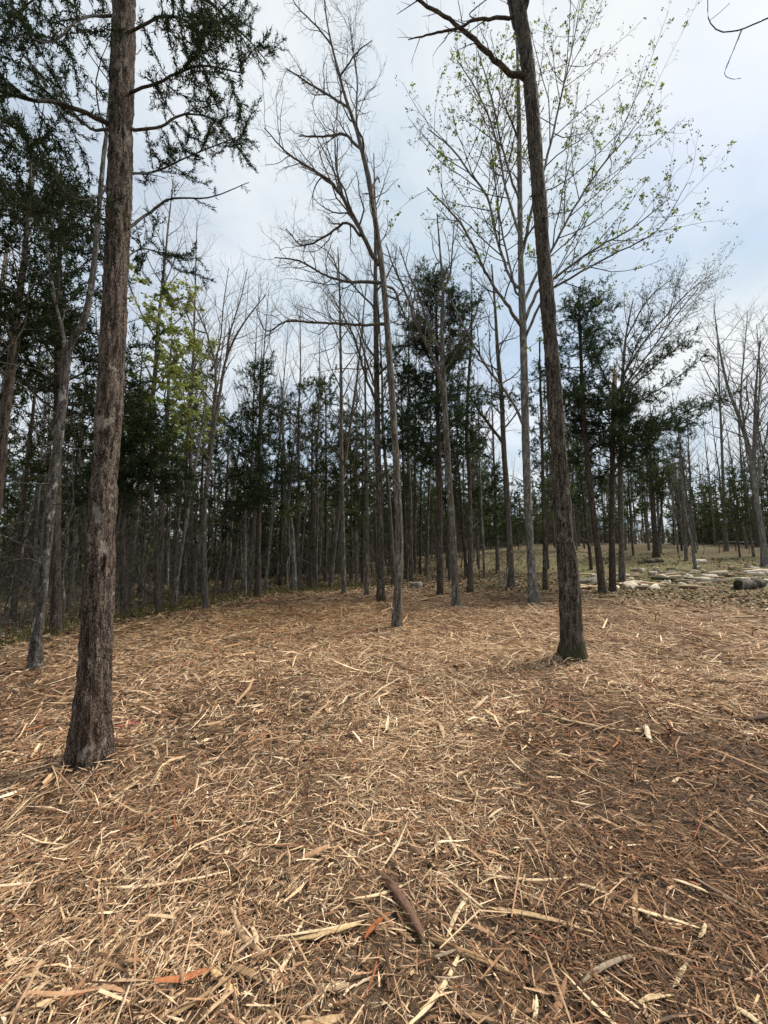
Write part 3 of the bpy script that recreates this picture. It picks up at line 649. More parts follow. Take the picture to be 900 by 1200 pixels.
# --- slim bare tree at the centre, its top leaning left
CRK = bare_spec(n=14, t0=.55, ll=(.6, 1.5), ang=55, wig=.19, up=.3, dens=1.5, twig=(.2, .55))
tree('bare_tree', 'slim bare crooked tree standing alone at the centre, top leaning left',
     [(465, 739, 14), (466, 700, 11), (468, 640, 9.4), (466, 580, 8.6), (462, 500, 8.2), (457, 430, 7.8), (452, 360, 7.4), (447, 310, 7), (440, 260, 6.4), (432, 210, 6), (425, 180, 5.2), (417, 150, 4.4), (405, 115, 3.6), (393, 70, 2.8), (384, 30, 2), (378, -20, 1.4), (372, -60, .8)],
     M['bark_grey'], M['bark_twig_pale'], CRK, 3, thin=.99, sides=36, rings=240, relief=.006, flare=.3,
     limbs=[[(450, 380, 5), (430, 381, 4, -.2), (400, 380, 3.6, -.4), (365, 378, 3.2, -.5), (335, 377, 2.6, -.6), (312, 388, 2, -.7), (300, 362, 1, -.8)],
            [(449, 332, 5), (425, 331, 4.4, .2), (405, 330, 3.8, .4), (380, 322, 3.2, .6), (350, 306, 2.5, .7), (322, 302, 1.3, .8)],
            [(443, 312, 7), (435, 296, 6.5, -.1), (420, 266, 6, -.3), (403, 234, 5.5, -.5), (385, 212, 4.5, -.6), (360, 195, 3.5, -.8), (335, 178, 2.6, -1), (310, 150, 1.5, -1.1)],
            [(422, 276, 4, -.3), (405, 261, 3.6, 0), (385, 275, 3, .3), (355, 288, 2.2, .5), (335, 268, 1.4, .6)],
            [(423, 175, 4), (412, 165, 4, .3), (405, 158, 3.5, .4), (380, 160, 2.6, .7), (350, 160, 1.6, 1)],
            [(410, 128, 4), (395, 118, 3.5, .3), (365, 100, 2.6, .5), (335, 80, 1.4, .6)],
            [(425, 182, 4), (426, 165, 3.5, -.2), (418, 150, 3, -.3), (419, 100, 2.4, -.4), (416, 70, 1.5, -.5), (408, 20, 1, -.5)],
            [(398, 90, 3), (405, 80, 2.5, -.3), (420, 60, 1.8, -.4), (436, 48, 1, -.5)],
            [(390, 55, 2.6), (370, 30, 2, -.2), (350, 10, 1.5, -.3), (338, -10, 1, -.3)],
            [(434, 225, 3.5), (443, 208, 2.5, .2), (445, 215, 1.5, .3)],
            [(450, 335, 4), (462, 340, 3.4, .3), (470, 360, 2.8, .4), (485, 395, 1.5, .5)],
            [(452, 345, 3), (462, 350, 2.6, -.3), (466, 348, 2, -.4), (480, 330, 1.2, -.5)]])
# --- budding tree right of centre
BUDS = [dict(name='bud', every=.2, size=.065, per=3, mat=M['bud'], lvl=2, prob=.8), dict(name='foliage', every=.25, size=.095, per=9, mat=M['spring'], lvl=2, prob=.10)]
BUDSPEC = bare_spec(n=5, t0=.5, ll=(1.5, 2.8), ang=38, wig=.095, up=.4, dens=.6, twig=(.3, .8))
tree('budding_tree', 'tall lichen-spotted tree behind the mossy trunk, wide crown of opening leaf buds',
     [(626, 707, 16), (623, 670, 14), (619, 600, 13), (616, 520, 13), (614, 430, 12), (612, 360, 11), (610, 300, 9), (609, 220, 8), (608, 140, 7), (606, 60, 4), (604, 0, 2)],
     M['bark_pale'], M['bark_twig'], BUDSPEC, 4, sides=36, rings=220, relief=.006, flare=.3, leaves=BUDS,
     limbs=[[(613, 384, 7), (604, 372, 6, -.2), (590, 352, 5, -.5), (572, 325, 4.5, -.8), (560, 300, 4, -1.1), (545, 270, 3.4, -1.3), (525, 245, 2.6, -1.5), (500, 220, 1.6, -1.7)],
            [(612, 340, 6), (600, 330, 5, .4), (585, 290, 4.6, .8), (570, 230, 3.6, 1.2), (552, 205, 3.2, 1.4), (530, 175, 2.4, 1.6), (500, 150, 1.2, 1.8)],
            [(612, 360, 6), (625, 330, 5, .3), (648, 290, 4.4, .5), (675, 240, 3.6, .7), (705, 195, 3, .9), (735, 160, 2, 1), (765, 118, 1, 1.1)],
            [(613, 380, 6), (632, 340, 5, -.3), (660, 318, 4.4, -.5), (700, 290, 3.6, -.8), (740, 268, 2.6, -1), (785, 232, 1.4, -1.2)],
            [(614, 400, 5), (640, 345, 4.4, -.6), (670, 325, 4, -1), (715, 300, 3, -1.4), (770, 270, 2, -1.6), (805, 215, 1.2, -1.8)],
            [(611, 300, 6), (625, 240, 5, .4), (645, 170, 4, .6), (658, 110, 3, .7), (672, 50, 2, .8), (680, 0, 1, .8)],
            [(614, 500, 5), (600, 470, 4.6, -.3), (570, 430, 4, -.6), (545, 385, 3.4, -.8), (525, 345, 2.4, -1)],
            [(610, 280, 5), (595, 230, 4, -.3), (580, 160, 3.2, -.5), (560, 110, 2.2, -.7), (535, 70, 1.2, -.8)],
            [(609, 240, 4), (590, 180, 3.4, .5), (575, 110, 2.6, .8), (560, 60, 1.6, 1)],
            [(612, 350, 4), (605, 345, 4, .2), (597, 310, 3.4, .3), (585, 250, 2.6, .4), (570, 120, 1, .5)]])
# --- lichen trunk on the left edge, forking
tree('forked_tree', 'leaning pale lichen-covered trunk left of the big trunk, forked high up',
     [(41, 788, 25), (43, 750, 20), (50, 690, 18), (54, 645, 17), (61, 580, 17), (68, 520, 16), (75, 460, 15), (79, 415, 15), (86, 398, 12), (98, 378, 11), (108, 330, 9), (115, 260, 8), (121, 190, 7), (127, 140, 6), (135, 60, 4), (140, -40, 2)],
     M['bark_mottled'], M['bark_twig'], bare_spec(n=9, t0=.55, ll=(.8, 1.9), wig=.16, up=.2, dens=.8), 5, sides=44, rings=260, relief=.010, flare=.3,
     limbs=[([(79, 418, 9), (74, 395, 8, .1), (67, 363, 6, .2), (58, 310, 5, .3), (50, 240, 3, .5)], {'lvl': 1}),
            ([(53, 665, 4), (35, 655, 3, -.2), (15, 657, 2.4, -.3), (-10, 664, 1.5, -.4)], {'lvl': 2}), ([(62, 592, 3), (75, 590, 2.4, -.1), (88, 592, 1.5, -.2)], {'lvl': 2})])
# --- cedars of the left wood, traced
CFB = dict(step=.050, per=4, length=.088, width=.0135, spread=.8, up=.08)
def cedar(label, path, seed, n=44, t0=.35, ll=(1.2, 2.4), dens=1.25, fm='cedar', fol=CFB, limbs=(), sides=20, rings=110, **kw):
    return tree('cedar_tree', label, path, M['bark_cedar'], M['bark_twig'], cedar_spec(n=n, t0=t0, ll=ll, dens=dens), seed, fol=fol, fmat=M[fm], limbs=limbs, leaf_levels=(1, 2), sides=sides, rings=rings, relief=.008, **kw)
cedar('reddish cedar trunk just right of the leaning lichen-covered trunk', [(66, 743, 21), (66, 700, 17), (66, 640, 16), (67, 567, 15), (68, 470, 13), (69, 380, 12), (70, 310, 8), (71, 250, 5), (72, 190, 2)], 6, n=36, t0=.42, ll=(1.0, 2.4))
cedar('dark leaning cedar trunk at the left edge, foliage high above', [(-22, 770, 20), (-14, 680, 17), (-2, 580, 16), (10, 460, 15), (20, 370, 14), (28, 310, 10), (34, 240, 6), (38, 170, 2)], 7, n=32, t0=.50, ll=(1.2, 2.5))
cedar('dark cedar trunk showing just right of the big foreground trunk', [(146, 722, 12), (144, 650, 10), (143, 560, 9), (142, 520, 7), (141, 470, 4.5), (140, 425, 2)], 8, n=40, t0=.40, ll=(1.0, 2.2))
cedar('short twisted reddish cedar at the mulch edge with a leaning side stem', [(186, 720, 10), (184, 690, 9), (183, 650, 7), (180, 600, 6), (178, 560, 5), (176, 500, 3)], 9, n=24, t0=.6, ll=(.7, 1.5),
      limbs=[([(183, 703, 5), (170, 690, 4, -.1), (155, 672, 3, -.2), (140, 665, 2, -.2)], {'lvl': 3}), ([(184, 660, 4), (195, 622, 3, .1), (215, 598, 2.4, .2), (238, 582, 1.4, .3)], {'lvl': 3})])
cedar('pointed cedar with a reddish trunk rising above the left wood', [(302, 699, 10), (303, 640, 8), (304, 580, 7), (305, 500, 5), (306, 460, 3), (306, 422, 1)], 10, n=60, t0=.34, ll=(.9, 2.1), dens=1.2)
cedar('dark straight cedar left of the trunk with arching limbs', [(516, 698, 10), (515, 640, 9), (515, 560, 8), (513, 480, 7), (512, 410, 5), (511, 360, 3), (511, 330, 1)], 11, n=80, t0=.38, ll=(2.0, 4.2), dens=1.4)
cedar('dark cedar with broad crown at the right, its stem leaning', [(706, 694, 12), (701, 650, 11), (695, 600, 10), (688, 540, 9), (683, 470, 7), (680, 400, 5), (678, 345, 2)], 12, n=44, t0=.58, ll=(1.6, 3.4))
r12 = cedar('dark cedar beside the leaning one, its snapped top pale and splintered', [(718, 693, 11), (717, 640, 10), (717, 580, 9), (718, 520, 8), (719, 468, 7)], 13, n=36, t0=.58, ll=(2.4, 4.8), fm='cedar', dens=1.6,
      limbs=[[(719, 490, 3), (750, 470, 2.6, -.3), (790, 445, 2, -.5), (828, 415, 1, -.6)], [(719, 480, 3), (745, 440, 2.6, -.6), (775, 420, 2, -1), (805, 400, 1, -1.3)], [(719, 520, 3), (755, 500, 2.6, .5), (790, 480, 2, .9), (815, 470, 1, 1.2)], [(719, 475, 3), (735, 430, 2.6, .3), (750, 395, 2, .5), (762, 370, 1, .6)], [(719, 475, 3), (755, 440, 2.4, .2), (790, 410, 1.6, .3), (815, 390, 1, .3)], [(718, 560, 2.6), (750, 545, 2, .3), (785, 530, 1.4, .4), (800, 510, 1, .4)],
             [(719, 470, 3), (700, 420, 2.4, .2), (690, 390, 1, .3)], [(719, 500, 2.6), (690, 470, 2, -.4), (668, 450, 1, -.6)]])
# pale splintered top of the broken cedar
m_, t_, b__, o_ = new_mat('fresh_split_wood'); cc = N(t_, 'ShaderNodeTexCoord').outputs['Object']
t_.links.new(ramp(t_, noise(t_, mapping(t_, cc, (1, 1, .08)), 30, 4, .6), [(.3, (.26, .165, .085)), (.5, (.44, .31, .17)), (.72, (.58, .45, .28))]).outputs[0], b__.inputs['Base Color']); M['split'] = m_
bY = r12.location[1]; T = Tubes()
for k, (px, py0, py1, wd) in enumerate(((719.4, 472, 424, 5.2), (717.6, 470, 436, 3.2), (721.4, 470, 418, 2.6), (719, 470, 442, 4))):
    Pw, Rw = wpath([(px, py0, wd), (px + .3, (py0 + py1) / 2, wd * .85), (px + .6, py1, wd * .12)], bY - .03 + .02 * k); T.add(Pw - np.array(r12.location), Rw, 7, .5)
sp_ = T.build('broken_top', M['split'], r12, False); sp_['label'] = 'pale splintered wood of the snapped stem'

# --- traced bare and grey stems
def bare(label, path, seed, mat='bark_grey', n=12, t0=.4, ll=(1.4, 3.), limbs=(), dens=.9, wig=.13, up=.6, ang=42, fine=True, leaves=None, twig='bark_twig_pale', name='bare_tree', sides=20, rings=120, **kw):
    return tree(name, label, path, M[mat], M[twig], bare_spec(n=n, t0=t0, ll=ll, dens=dens, wig=wig, up=up, ang=ang, fine=fine), seed, limbs=limbs, leaves=leaves, sides=sides, rings=rings, relief=.006, **kw)
bare('bare grey tree at the left mulch edge, forking into a fan of fine branches', [(241, 714, 9), (240, 660, 7.5), (240, 600, 7), (244, 550, 7), (251, 500, 6), (258, 460, 5), (264, 425, 4), (276, 395, 3), (292, 370, 2), (312, 345, 1)], 21, n=8, t0=.62, ll=(1.2, 2.4), wig=.08, ang=34,
     limbs=[[(250, 510, 5), (253, 460, 4.4, .2), (251, 420, 4, .4), (240, 385, 3, .5), (222, 345, 1.6, .6)], [(251, 430, 3, .3), (258, 400, 2.6, .3), (262, 360, 2, .3), (268, 315, 1, .3)], [(264, 425, 3), (270, 390, 2.6, -.3), (285, 340, 1.6, -.4), (290, 315, 1, -.4)], [(247, 540, 4), (235, 525, 3, -.3), (226, 515, 2, -.4), (215, 480, 1, -.5)], [(240, 390, 3, .5), (228, 385, 2, .6), (205, 340, 1, .8)]])
bare('slanting slim pale stem left of the fan-shaped bare tree', [(205, 711, 6), (208, 680, 5.4), (214, 640, 5), (222, 590, 4.6), (230, 540, 4), (237, 500, 3), (240, 470, 2), (236, 440, 1)], 22, mat='bark_pale', n=6, t0=.6, ll=(.6, 1.5), limbs=[([(222, 595, 3), (216, 572, 2.6), (212, 550, 2)], {'lvl': 2})])
bare('straight pale leafless pole at the edge of the left wood', [(287, 697, 6), (287, 650, 5.4), (287, 600, 5), (287, 560, 4), (288, 520, 2)], 23, mat='bark_pale', n=3, t0=.8, ll=(.4, .9), fine=False)
bare('pale crooked twin-topped stem right of the pointed cedar', [(345, 692, 8), (344, 650, 7), (341, 610, 6), (334, 575, 6), (334, 540, 5), (331, 500, 4), (332, 470, 3), (328, 440, 1.4)], 24, mat='bark_pale', n=8, t0=.55, ll=(.7, 1.6), wig=.2, limbs=[[(338, 590, 5), (342, 560, 4.4), (349, 540, 3.6), (352, 510, 2), (360, 480, 1)]])
bare('tall thin grey tree with upswept branches left of centre', [(403, 695, 8), (402, 640, 7), (401, 580, 6.4), (400, 520, 6), (400, 460, 5), (399, 400, 4), (398, 340, 3), (396, 290, 1.4)], 25, n=16, t0=.42, ll=(1.6, 3.4), wig=.09, ang=30, up=.8, twig='bark_twig_pale')
bare('slender grey stem between thin tree and the twin stems left of centre', [(430, 697, 7), (430, 640, 6), (430, 580, 5), (429, 520, 4), (428, 460, 3), (427, 400, 1)], 26, n=8, t0=.5, ll=(1., 2.2), ang=34)
bare('dark straight tree just left of the slim crooked centre tree', [(446, 704, 13), (446, 660, 11), (445, 600, 11), (443, 540, 10), (442, 480, 9.4), (441, 420, 8.4), (440, 350, 7), (440, 290, 5), (439, 230, 3), (438, 180, 1)], 27, n=15, t0=.42, ll=(1.6, 3.2), ang=40, wig=.12, mat='bark_dark',
     limbs=[[(443, 570, 5), (425, 562, 4.4, -.3), (405, 545, 3.6, -.6), (385, 520, 3, -.8), (360, 500, 1.6, -1)], [(441, 470, 5), (428, 440, 4, .3), (417, 400, 3.4, .5), (402, 370, 2.4, .6), (385, 340, 1.2, .7)]])
bare('grey trunk with two arching upper limbs right of the dark cedar', [(535, 711, 14), (533, 680, 12), (530, 620, 11), (526, 560, 10), (522, 490, 9), (519, 430, 8), (518, 380, 6.4), (519, 340, 5), (516, 300, 3), (512, 250, 1.4)], 28, n=10, t0=.52, ll=(1.2, 2.6), mat='bark_grey',
     limbs=[[(521, 470, 6), (512, 430, 5.4, -.3), (500, 405, 5, -.5), (486, 375, 4.4, -.7), (476, 345, 3.6, -.9), (462, 315, 2.6, -1.1), (452, 285, 1.4, -1.2)], [(519, 420, 5), (505, 390, 4.4, .3), (490, 345, 3.6, .5), (478, 320, 2.6, .6), (468, 290, 1.4, .7)], [(520, 420, 4), (540, 400, 3.4, -.4), (556, 372, 2.6, -.6), (565, 340, 1.4, -.7)], [(519, 340, 3.4), (528, 318, 2.8, .2), (530, 290, 2, .2), (533, 250, 1, .2)]])
bare('narrow dark stem right of the trunk with arching limbs', [(551, 694, 9), (551, 640, 7.4), (550, 560, 6.6), (547, 510, 6), (549, 450, 5), (552, 400, 4), (553, 350, 2), (552, 310, 1)], 29, mat='bark_dark', n=9, t0=.5, ll=(.9, 2.), ang=40)
bare('grey tree left of the budding tree, forked limbs above', [(599, 688, 12), (597, 640, 10), (594, 580, 9.4), (590, 520, 8.4), (588, 470, 7.6), (583, 410, 6), (580, 360, 4), (576, 310, 2)], 30, n=12, t0=.45, ll=(1.4, 2.8), mat='bark_grey', limbs=[[(590, 520, 5), (575, 500, 4.4, -.3), (560, 480, 3.6, -.5), (545, 455, 2.6, -.7), (525, 440, 1.4, -.8)]])
bare('thin dark stem just right of the budding tree', [(639, 691, 8), (638, 640, 6.4), (636, 570, 5.4), (635, 510, 4.6), (633, 450, 3.6), (632, 400, 2)], 31, mat='bark_dark', n=8, t0=.5, ll=(.8, 1.8))
bare('grey trunk close behind the snapped cedar', [(729, 683, 11), (728, 640, 9.6), (727, 590, 9), (727, 540, 8), (728, 480, 6.6), (730, 430, 5), (734, 390, 3.4), (742, 350, 1.6)], 32, n=12, t0=.5, ll=(1.8, 3.6), ang=38, wig=.06, up=.3, leaves=[dict(name='bud', every=.16, size=.05, per=3, mat=M['bud'], lvl=2, prob=.8)], twig='bark_twig_pale',
     limbs=[[(730, 440, 4), (755, 400, 3.4, -.4), (785, 365, 2.8, -.7), (815, 335, 2, -1), (840, 318, 1, -1.2)], [(729, 455, 4), (760, 415, 3, .4), (790, 372, 2.4, .7), (825, 330, 1.2, 1)], [(734, 395, 3), (760, 350, 2.4, .3), (790, 325, 1.2, .5)]], name='budding_tree')
bare('thin leaning pale sapling on the grass behind the stones', [(815, 670, 6), (811, 640, 4.6), (806, 615, 4), (801, 585, 3.4), (797, 555, 2.4), (795, 530, 1.2)], 33, mat='bark_pale', n=9, t0=.4, ll=(.8, 1.8), wig=.16)
bare('slim grey twin stems behind the leaning sapling', [(804, 657, 6), (803, 630, 5), (801, 600, 4.4), (799, 560, 3.4), (797, 520, 1.4)], 34, n=8, t0=.45, ll=(.9, 2.), limbs=[[(803, 648, 5), (798, 620, 4, -.3), (796, 590, 3.4, -.4), (790, 550, 1.4, -.5)]])
bare('large bare oak at the right edge, pale bark and wide upswept crown', [(897, 664, 14), (893, 630, 10.5), (887, 590, 9.5), (883, 555, 9.5), (877, 525, 8.5), (866, 490, 6.5), (853, 455, 4.8), (845, 420, 3.6), (840, 390, 2.4), (836, 355, 1)], 35, mat='bark_pale', n=13, t0=.45, ll=(2.5, 4.6), wig=.13, up=.7, sides=28, rings=150, dens=.75,
     limbs=[[(882, 552, 5), (886, 520, 4.4, -.4), (888, 480, 3.6, -.7), (890, 430, 2.6, -1), (886, 380, 1, -1.2)], [(880, 535, 4.4), (872, 500, 3.8, .5), (868, 460, 3.2, .8), (872, 410, 2.2, 1), (876, 365, .8, 1.2)], [(885, 570, 5), (900, 535, 4.4, .4), (915, 520, 3.6, .6), (935, 470, 2, .8)], [(860, 470, 3), (850, 475, 2.6, -.5), (835, 450, 2, -.8), (820, 420, .8, -1)], [(884, 560, 4.4), (900, 500, 3.4, -.8), (905, 430, 2.4, -1), (900, 370, .8, -1.2)]])
bare('straight slim grey tree left of the large oak at right', [(851, 646, 8), (849, 610, 6), (847, 560, 5.2), (845, 510, 4.2), (843, 460, 3), (841, 415, 2), (840, 380, .8)], 36, n=24, t0=.45, ll=(1.6, 3.6), ang=46, up=.7)
bare('grey trunk close behind the large oak at right', [(889, 641, 11), (886, 610, 8.6), (883, 560, 7.6), (884, 500, 6), (886, 450, 4), (890, 400, 2)], 37, n=14, t0=.4, ll=(1.8, 3.6), up=.7)
cedar('dark double-stemmed cedar standing on the far grass', [(769, 653, 11), (767, 620, 8), (765, 590, 7), (763, 560, 5), (762, 530, 3), (761, 505, 1)], 38, n=28, t0=.5, ll=(1.4, 2.8), fm='cedar_warm', limbs=[([(769, 645, 5), (774, 610, 4, .2), (776, 570, 3, .3), (778, 540, 1, .3)], {'lvl': 0})])

# --- twig of a tree outside the frame, reaching in at the top right
tw = tree('overhanging_branch_tree', 'bare dark branch reaching in at the top right corner', [(1120, 840, 40), (1110, 600, 34), (1090, 300, 28), (1070, 100, 24), (1050, -80, 18), (1040, -200, 8)], M['bark_grey'], M['bark_twig'],
     bare_spec(n=5, t0=.8, ll=(.8, 1.6), dens=.5, fine=False), 40, sides=24, rings=60,
     limbs=[([(1070, 60, 9), (1000, 30, 6), (940, 10, 4), (900, 22, 3), (870, 34, 2.6), (846, 38, 2.2), (832, 28, 1.8), (829, 5, 1.5), (830, -25, 1)], {'lvl': 4}),
            ([(870, 34, 1.8), (861, 55, 1.5), (853, 75, 1.2), (849, 88, 1), (858, 93, .8), (868, 92, .6)], {'lvl': 4}), ([(868, 36, 1.2), (858, 62, 1), (850, 80, .7)], {'lvl': 4}), ([(832, 24, 1), (842, 16, .8), (855, 4, .6)], {'lvl': 4})])

# ------------------------------------------------------------------ the wood behind: prototypes, then individual copies
def proto(kind, H, r, seed, **kw):
    rng = np.random.default_rng(seed); n = 9; zz = np.linspace(0, H, n)
    lean = rng.normal(0, .018, 2); wob = np.cumsum(rng.normal(0, kw.get('wob', .03), (n, 2)), 0); wob -= wob[0]
    P = np.column_stack([lean[0] * zz + wob[:, 0], lean[1] * zz + wob[:, 1], zz]); P[0, 2] -= .25
    Rr = r * np.interp(zz / H, [0, .06, .5, 1], [1.15, 1., .66, .1])
    root = empty({'cedar': 'cedar_tree', 'bare': 'bare_tree', 'leafing': 'leafing_tree', 'sapling': 'sapling'}[kind], (0, 0, 0), None, 'tree')
    trunk_mesh('trunk', P, Rr, M[kw['mat']], root, 9, 34, .006, .4, seed, 14.)
    Q = smooth_path(np.column_stack([P, Rr]), 40); out = []
    if kind == 'cedar':
        ramify(Q[:, :3], Q[:, 3], 0, cedar_spec(n=kw.get('n', 40), t0=kw.get('t0', .38), ll=kw.get('ll', (1., 2.2)), dens=.62), rng, out)
        dead = []; ramify(Q[:, :3], Q[:, 3], 0, [dict(n=14, t0=.08, t1=.42, ang=78, len=u_len(.4, 1.5), wig=.12, up=-.1, seg=5, rr=.25, tip=.3, rmin=.004), dict(n=3, t0=.3, ang=50, len=u_len(.2, .5), wig=.15, up=0, seg=3, rmin=.003)], rng, dead)
        build_crown(out, M['bark_twig'], root, dict(step=.062, per=5, length=.125, width=.020, spread=.8, up=.06), rng, M[kw.get('fm', 'cedar')], leaf_levels=(1, 2), skip=2)
        T = Tubes()
        for l, p, q in dead: T.add(p, q, 3)
        T.build('dead_branches', M['bark_twig_pale'], root)
    elif kind in ('bare', 'leafing'):
        ramify(Q[:, :3], Q[:, 3], 0, bare_spec(n=kw.get('n', 16), t0=kw.get('t0', .42), ll=kw.get('ll', (1.6, 3.4)), dens=.75, ang=kw.get('ang', 38), wig=.11, up=.7, fine=False, twig=(.35, .9)), rng, out)
        cr = build_crown(out, M['bark_twig_pale'], root)
        if kind == 'leafing':
            g = leaf_quads([p for l, p, q in out if l == 2], rng, .09, .12, kw.get('lp', 4), .3, 1.); mesh_np('foliage', g[0], g[1], M['spring_pale'], cr, {'tint': g[2]})
    else:
        ramify(Q[:, :3], Q[:, 3], 0, [dict(n=12, t0=.25, ang=48, len=u_len(.4, 1.1), wig=.14, up=.3, seg=5, rr=.5, tip=.3, rmin=.004), dict(n=per(5, 1, 6), t0=.25, ang=45, len=u_len(.15, .4), wig=.16, up=.2, seg=3, rmin=.003)], rng, out)
        cr = build_crown(out, M['bark_twig_pale'], root)
        if kw.get('lv'):
            g = leaf_quads([p for l, p, q in out if l == 1], rng, .3, .05, 2, .2, .6); mesh_np('foliage', g[0], g[1], M['bud'], cr, {'tint': g[2]})
    return root
PR = {'cedar': [proto('cedar', 9.5, .085, 51, mat='bark_cedar', t0=.36), proto('cedar', 8.2, .07, 52, mat='bark_cedar', t0=.30, ll=(.9, 1.9), fm='cedar_warm'), proto('cedar', 10.5, .09, 53, mat='bark_cedar', t0=.45, n=34, ll=(1.1, 2.5)), proto('cedar', 6.2, .055, 54, mat='bark_cedar', t0=.28, ll=(.7, 1.6)), proto('cedar', 9., .075, 58, mat='bark_cedar', t0=.42, n=30, ll=(1., 2.6), fm='cedar_warm')],
      'bare': [proto('bare', 13.5, .085, 61, mat='bark_grey'), proto('bare', 12., .065, 62, mat='bark_pale', ang=32), proto('bare', 15., .10, 63, mat='bark_grey', n=20), proto('bare', 10.5, .055, 64, mat='bark_pale', n=12, ll=(1., 2.2)), proto('bare', 14., .085, 65, mat='bark_grey', n=18, ang=44)],
      'sapling': [proto('sapling', 4.5, .025, 71, mat='bark_grey', wob=.08), proto('sapling', 3.4, .02, 72, mat='bark_twig', wob=.09, lv=True), proto('sapling', 5.8, .032, 73, mat='bark_dark', wob=.07), proto('sapling', 2.6, .016, 74, mat='bark_pale', wob=.08, lv=True)],
      'leafing': [proto('leafing', 12.5, .12, 81, mat='bark_grey', t0=.45, ll=(2., 3.4), lp=9)]}
LAB = {('cedar', 0): ('dark cedar in the dense wood left of the clearing', 'cedars of the left wood'), ('cedar', 1): ('dark cedar among the trunks behind the centre of the clearing', 'cedars of the central wood'), ('cedar', 2): ('cedar in the far wood beyond the grassy rise at right', 'cedars beyond the grass'),
       ('bare', 0): ('thin bare trunk in the dense wood left of the clearing', 'bare trees of the left wood'), ('bare', 1): ('thin bare trunk standing behind the centre of the clearing', 'bare trees of the central wood'), ('bare', 2): ('bare tree in the far wood beyond the grassy rise at right', 'bare trees beyond the grass'),
       ('sapling', 0): ('whip-thin sapling in the undergrowth of the left wood', 'saplings of the left wood'), ('sapling', 1): ('whip-thin sapling in the undergrowth behind the centre', 'saplings of the central wood'), ('sapling', 2): ('whip-thin sapling at the far edge of the grass at right', 'saplings beyond the grass')}
used = {}
def place(kind, x, y, rng, label=None, group=None, s=None, var=None):
    a = math.atan2(x, y); zone = 0 if a < -.17 else (1 if a < .40 else 2)
    v = int(rng.integers(0, len(PR[kind]))) if var is None else var; p = PR[kind][v]
    o = p if (kind, v) not in used else copy_tree(p); used[(kind, v)] = True
    z = float(h_ground(np.array([x]), np.array([y]))[0]); s = rng.uniform(.78, 1.15) if s is None else s
    o.location = (x, y, z); ln_ = {'sapling': .11, 'bare': .04}.get(kind, .03); o.rotation_euler = (rng.normal(0, ln_), rng.normal(0, ln_), rng.uniform(0, 6.28)); o.scale = (s, s, s * rng.uniform(.92, 1.1))
    l, g = (label, group) if label else LAB[(kind, zone)]
    o['label'] = l; o['category'] = 'sapling' if kind == 'sapling' else 'tree'
    if g: o['group'] = g
    elif 'group' in o: del o['group']
    return o
rng = np.random.default_rng(99)
SPOTS = [tuple(o.location[:2]) for o in COL.objects if o.parent is None and o.get('category') == 'tree' and o.location.length > .5]
def fill(kind, n, a0, a1, d0, d1, gap, pw=1.):
    K = n * 40; a = rng.uniform(a0, a1, K); d = d0 + (d1 - d0) * rng.uniform(0, 1, K) ** pw; x, y = d * np.sin(a), d * np.cos(a)
    ok = (d > np.interp(a, B_AZ, B_D) + .5) & (mulch(x, y) < .02) & (field(x, y) < .25); c = 0
    for x_, y_ in zip(x[ok], y[ok]):
        if c >= n: break
        if any((x_ - q[0]) ** 2 + (y_ - q[1]) ** 2 < gap * gap for q in SPOTS): continue
        place(kind, float(x_), float(y_), rng); SPOTS.append((x_, y_)); c += 1
# left wood, dense
SPOTS += [(-7.5, 12.6), (-9., 15.2), (-8.4, 14.2), (-7.8, 13.2), (-7.2, 12.2), (-6.6, 11.3), (-6.6, 12.4), (-8.1, 12.3), (-9.2, 14.), (-7.6, 14.4), (-8.4, 15.4)]
fill('cedar', 36, -1.0, -.17, 10, 34, 1.2); fill('bare', 70, -1.0, -.17, 14, 40, .7); fill('sapling', 120, -1.0, -.17, 6, 24, .4)
# centre, more open: trunks stand clear to about 20 m
for px, d_, v_ in ((352, 17, 0), (372, 19, 1), (388, 16.5, 4), (418, 18, 1), (482, 19, 2), (498, 22, 0), (566, 20, 1), (582, 24, 2), (655, 22, 1), (668, 26, 0)):
    x_ = d_ * (px - 450) / FPX; SPOTS.append((x_, d_)); place('bare', x_, d_, rng, s=1.05, var=v_)
for px, d_, v_ in ((330, 18, 0), (365, 16.5, 4), (382, 20, 2), (412, 21, 0), (425, 17.5, 1), (475, 20, 2), (492, 23, 4), (545, 21, 0), (560, 26, 1), (580, 22, 3), (640, 24, 2), (662, 19, 4), (690, 23, 0), (740, 30, 1)):
    x_ = d_ * (px - 450) / FPX; SPOTS.append((x_, d_)); place('cedar', x_, d_, rng, s=1.05, var=v_)
fill('cedar', 26, -.17, .40, 22, 46, 1.2); fill('bare', 40, -.17, .40, 18, 52, .9); fill('sapling', 56, -.17, .40, 15, 34, .5)
# far right beyond the grass
fill('cedar', 18, .40, .95, 36, 58, 1.6); fill('bare', 84, .40, .95, 36, 64, .9); fill('sapling', 30, .40, .95, 36, 48, .6)
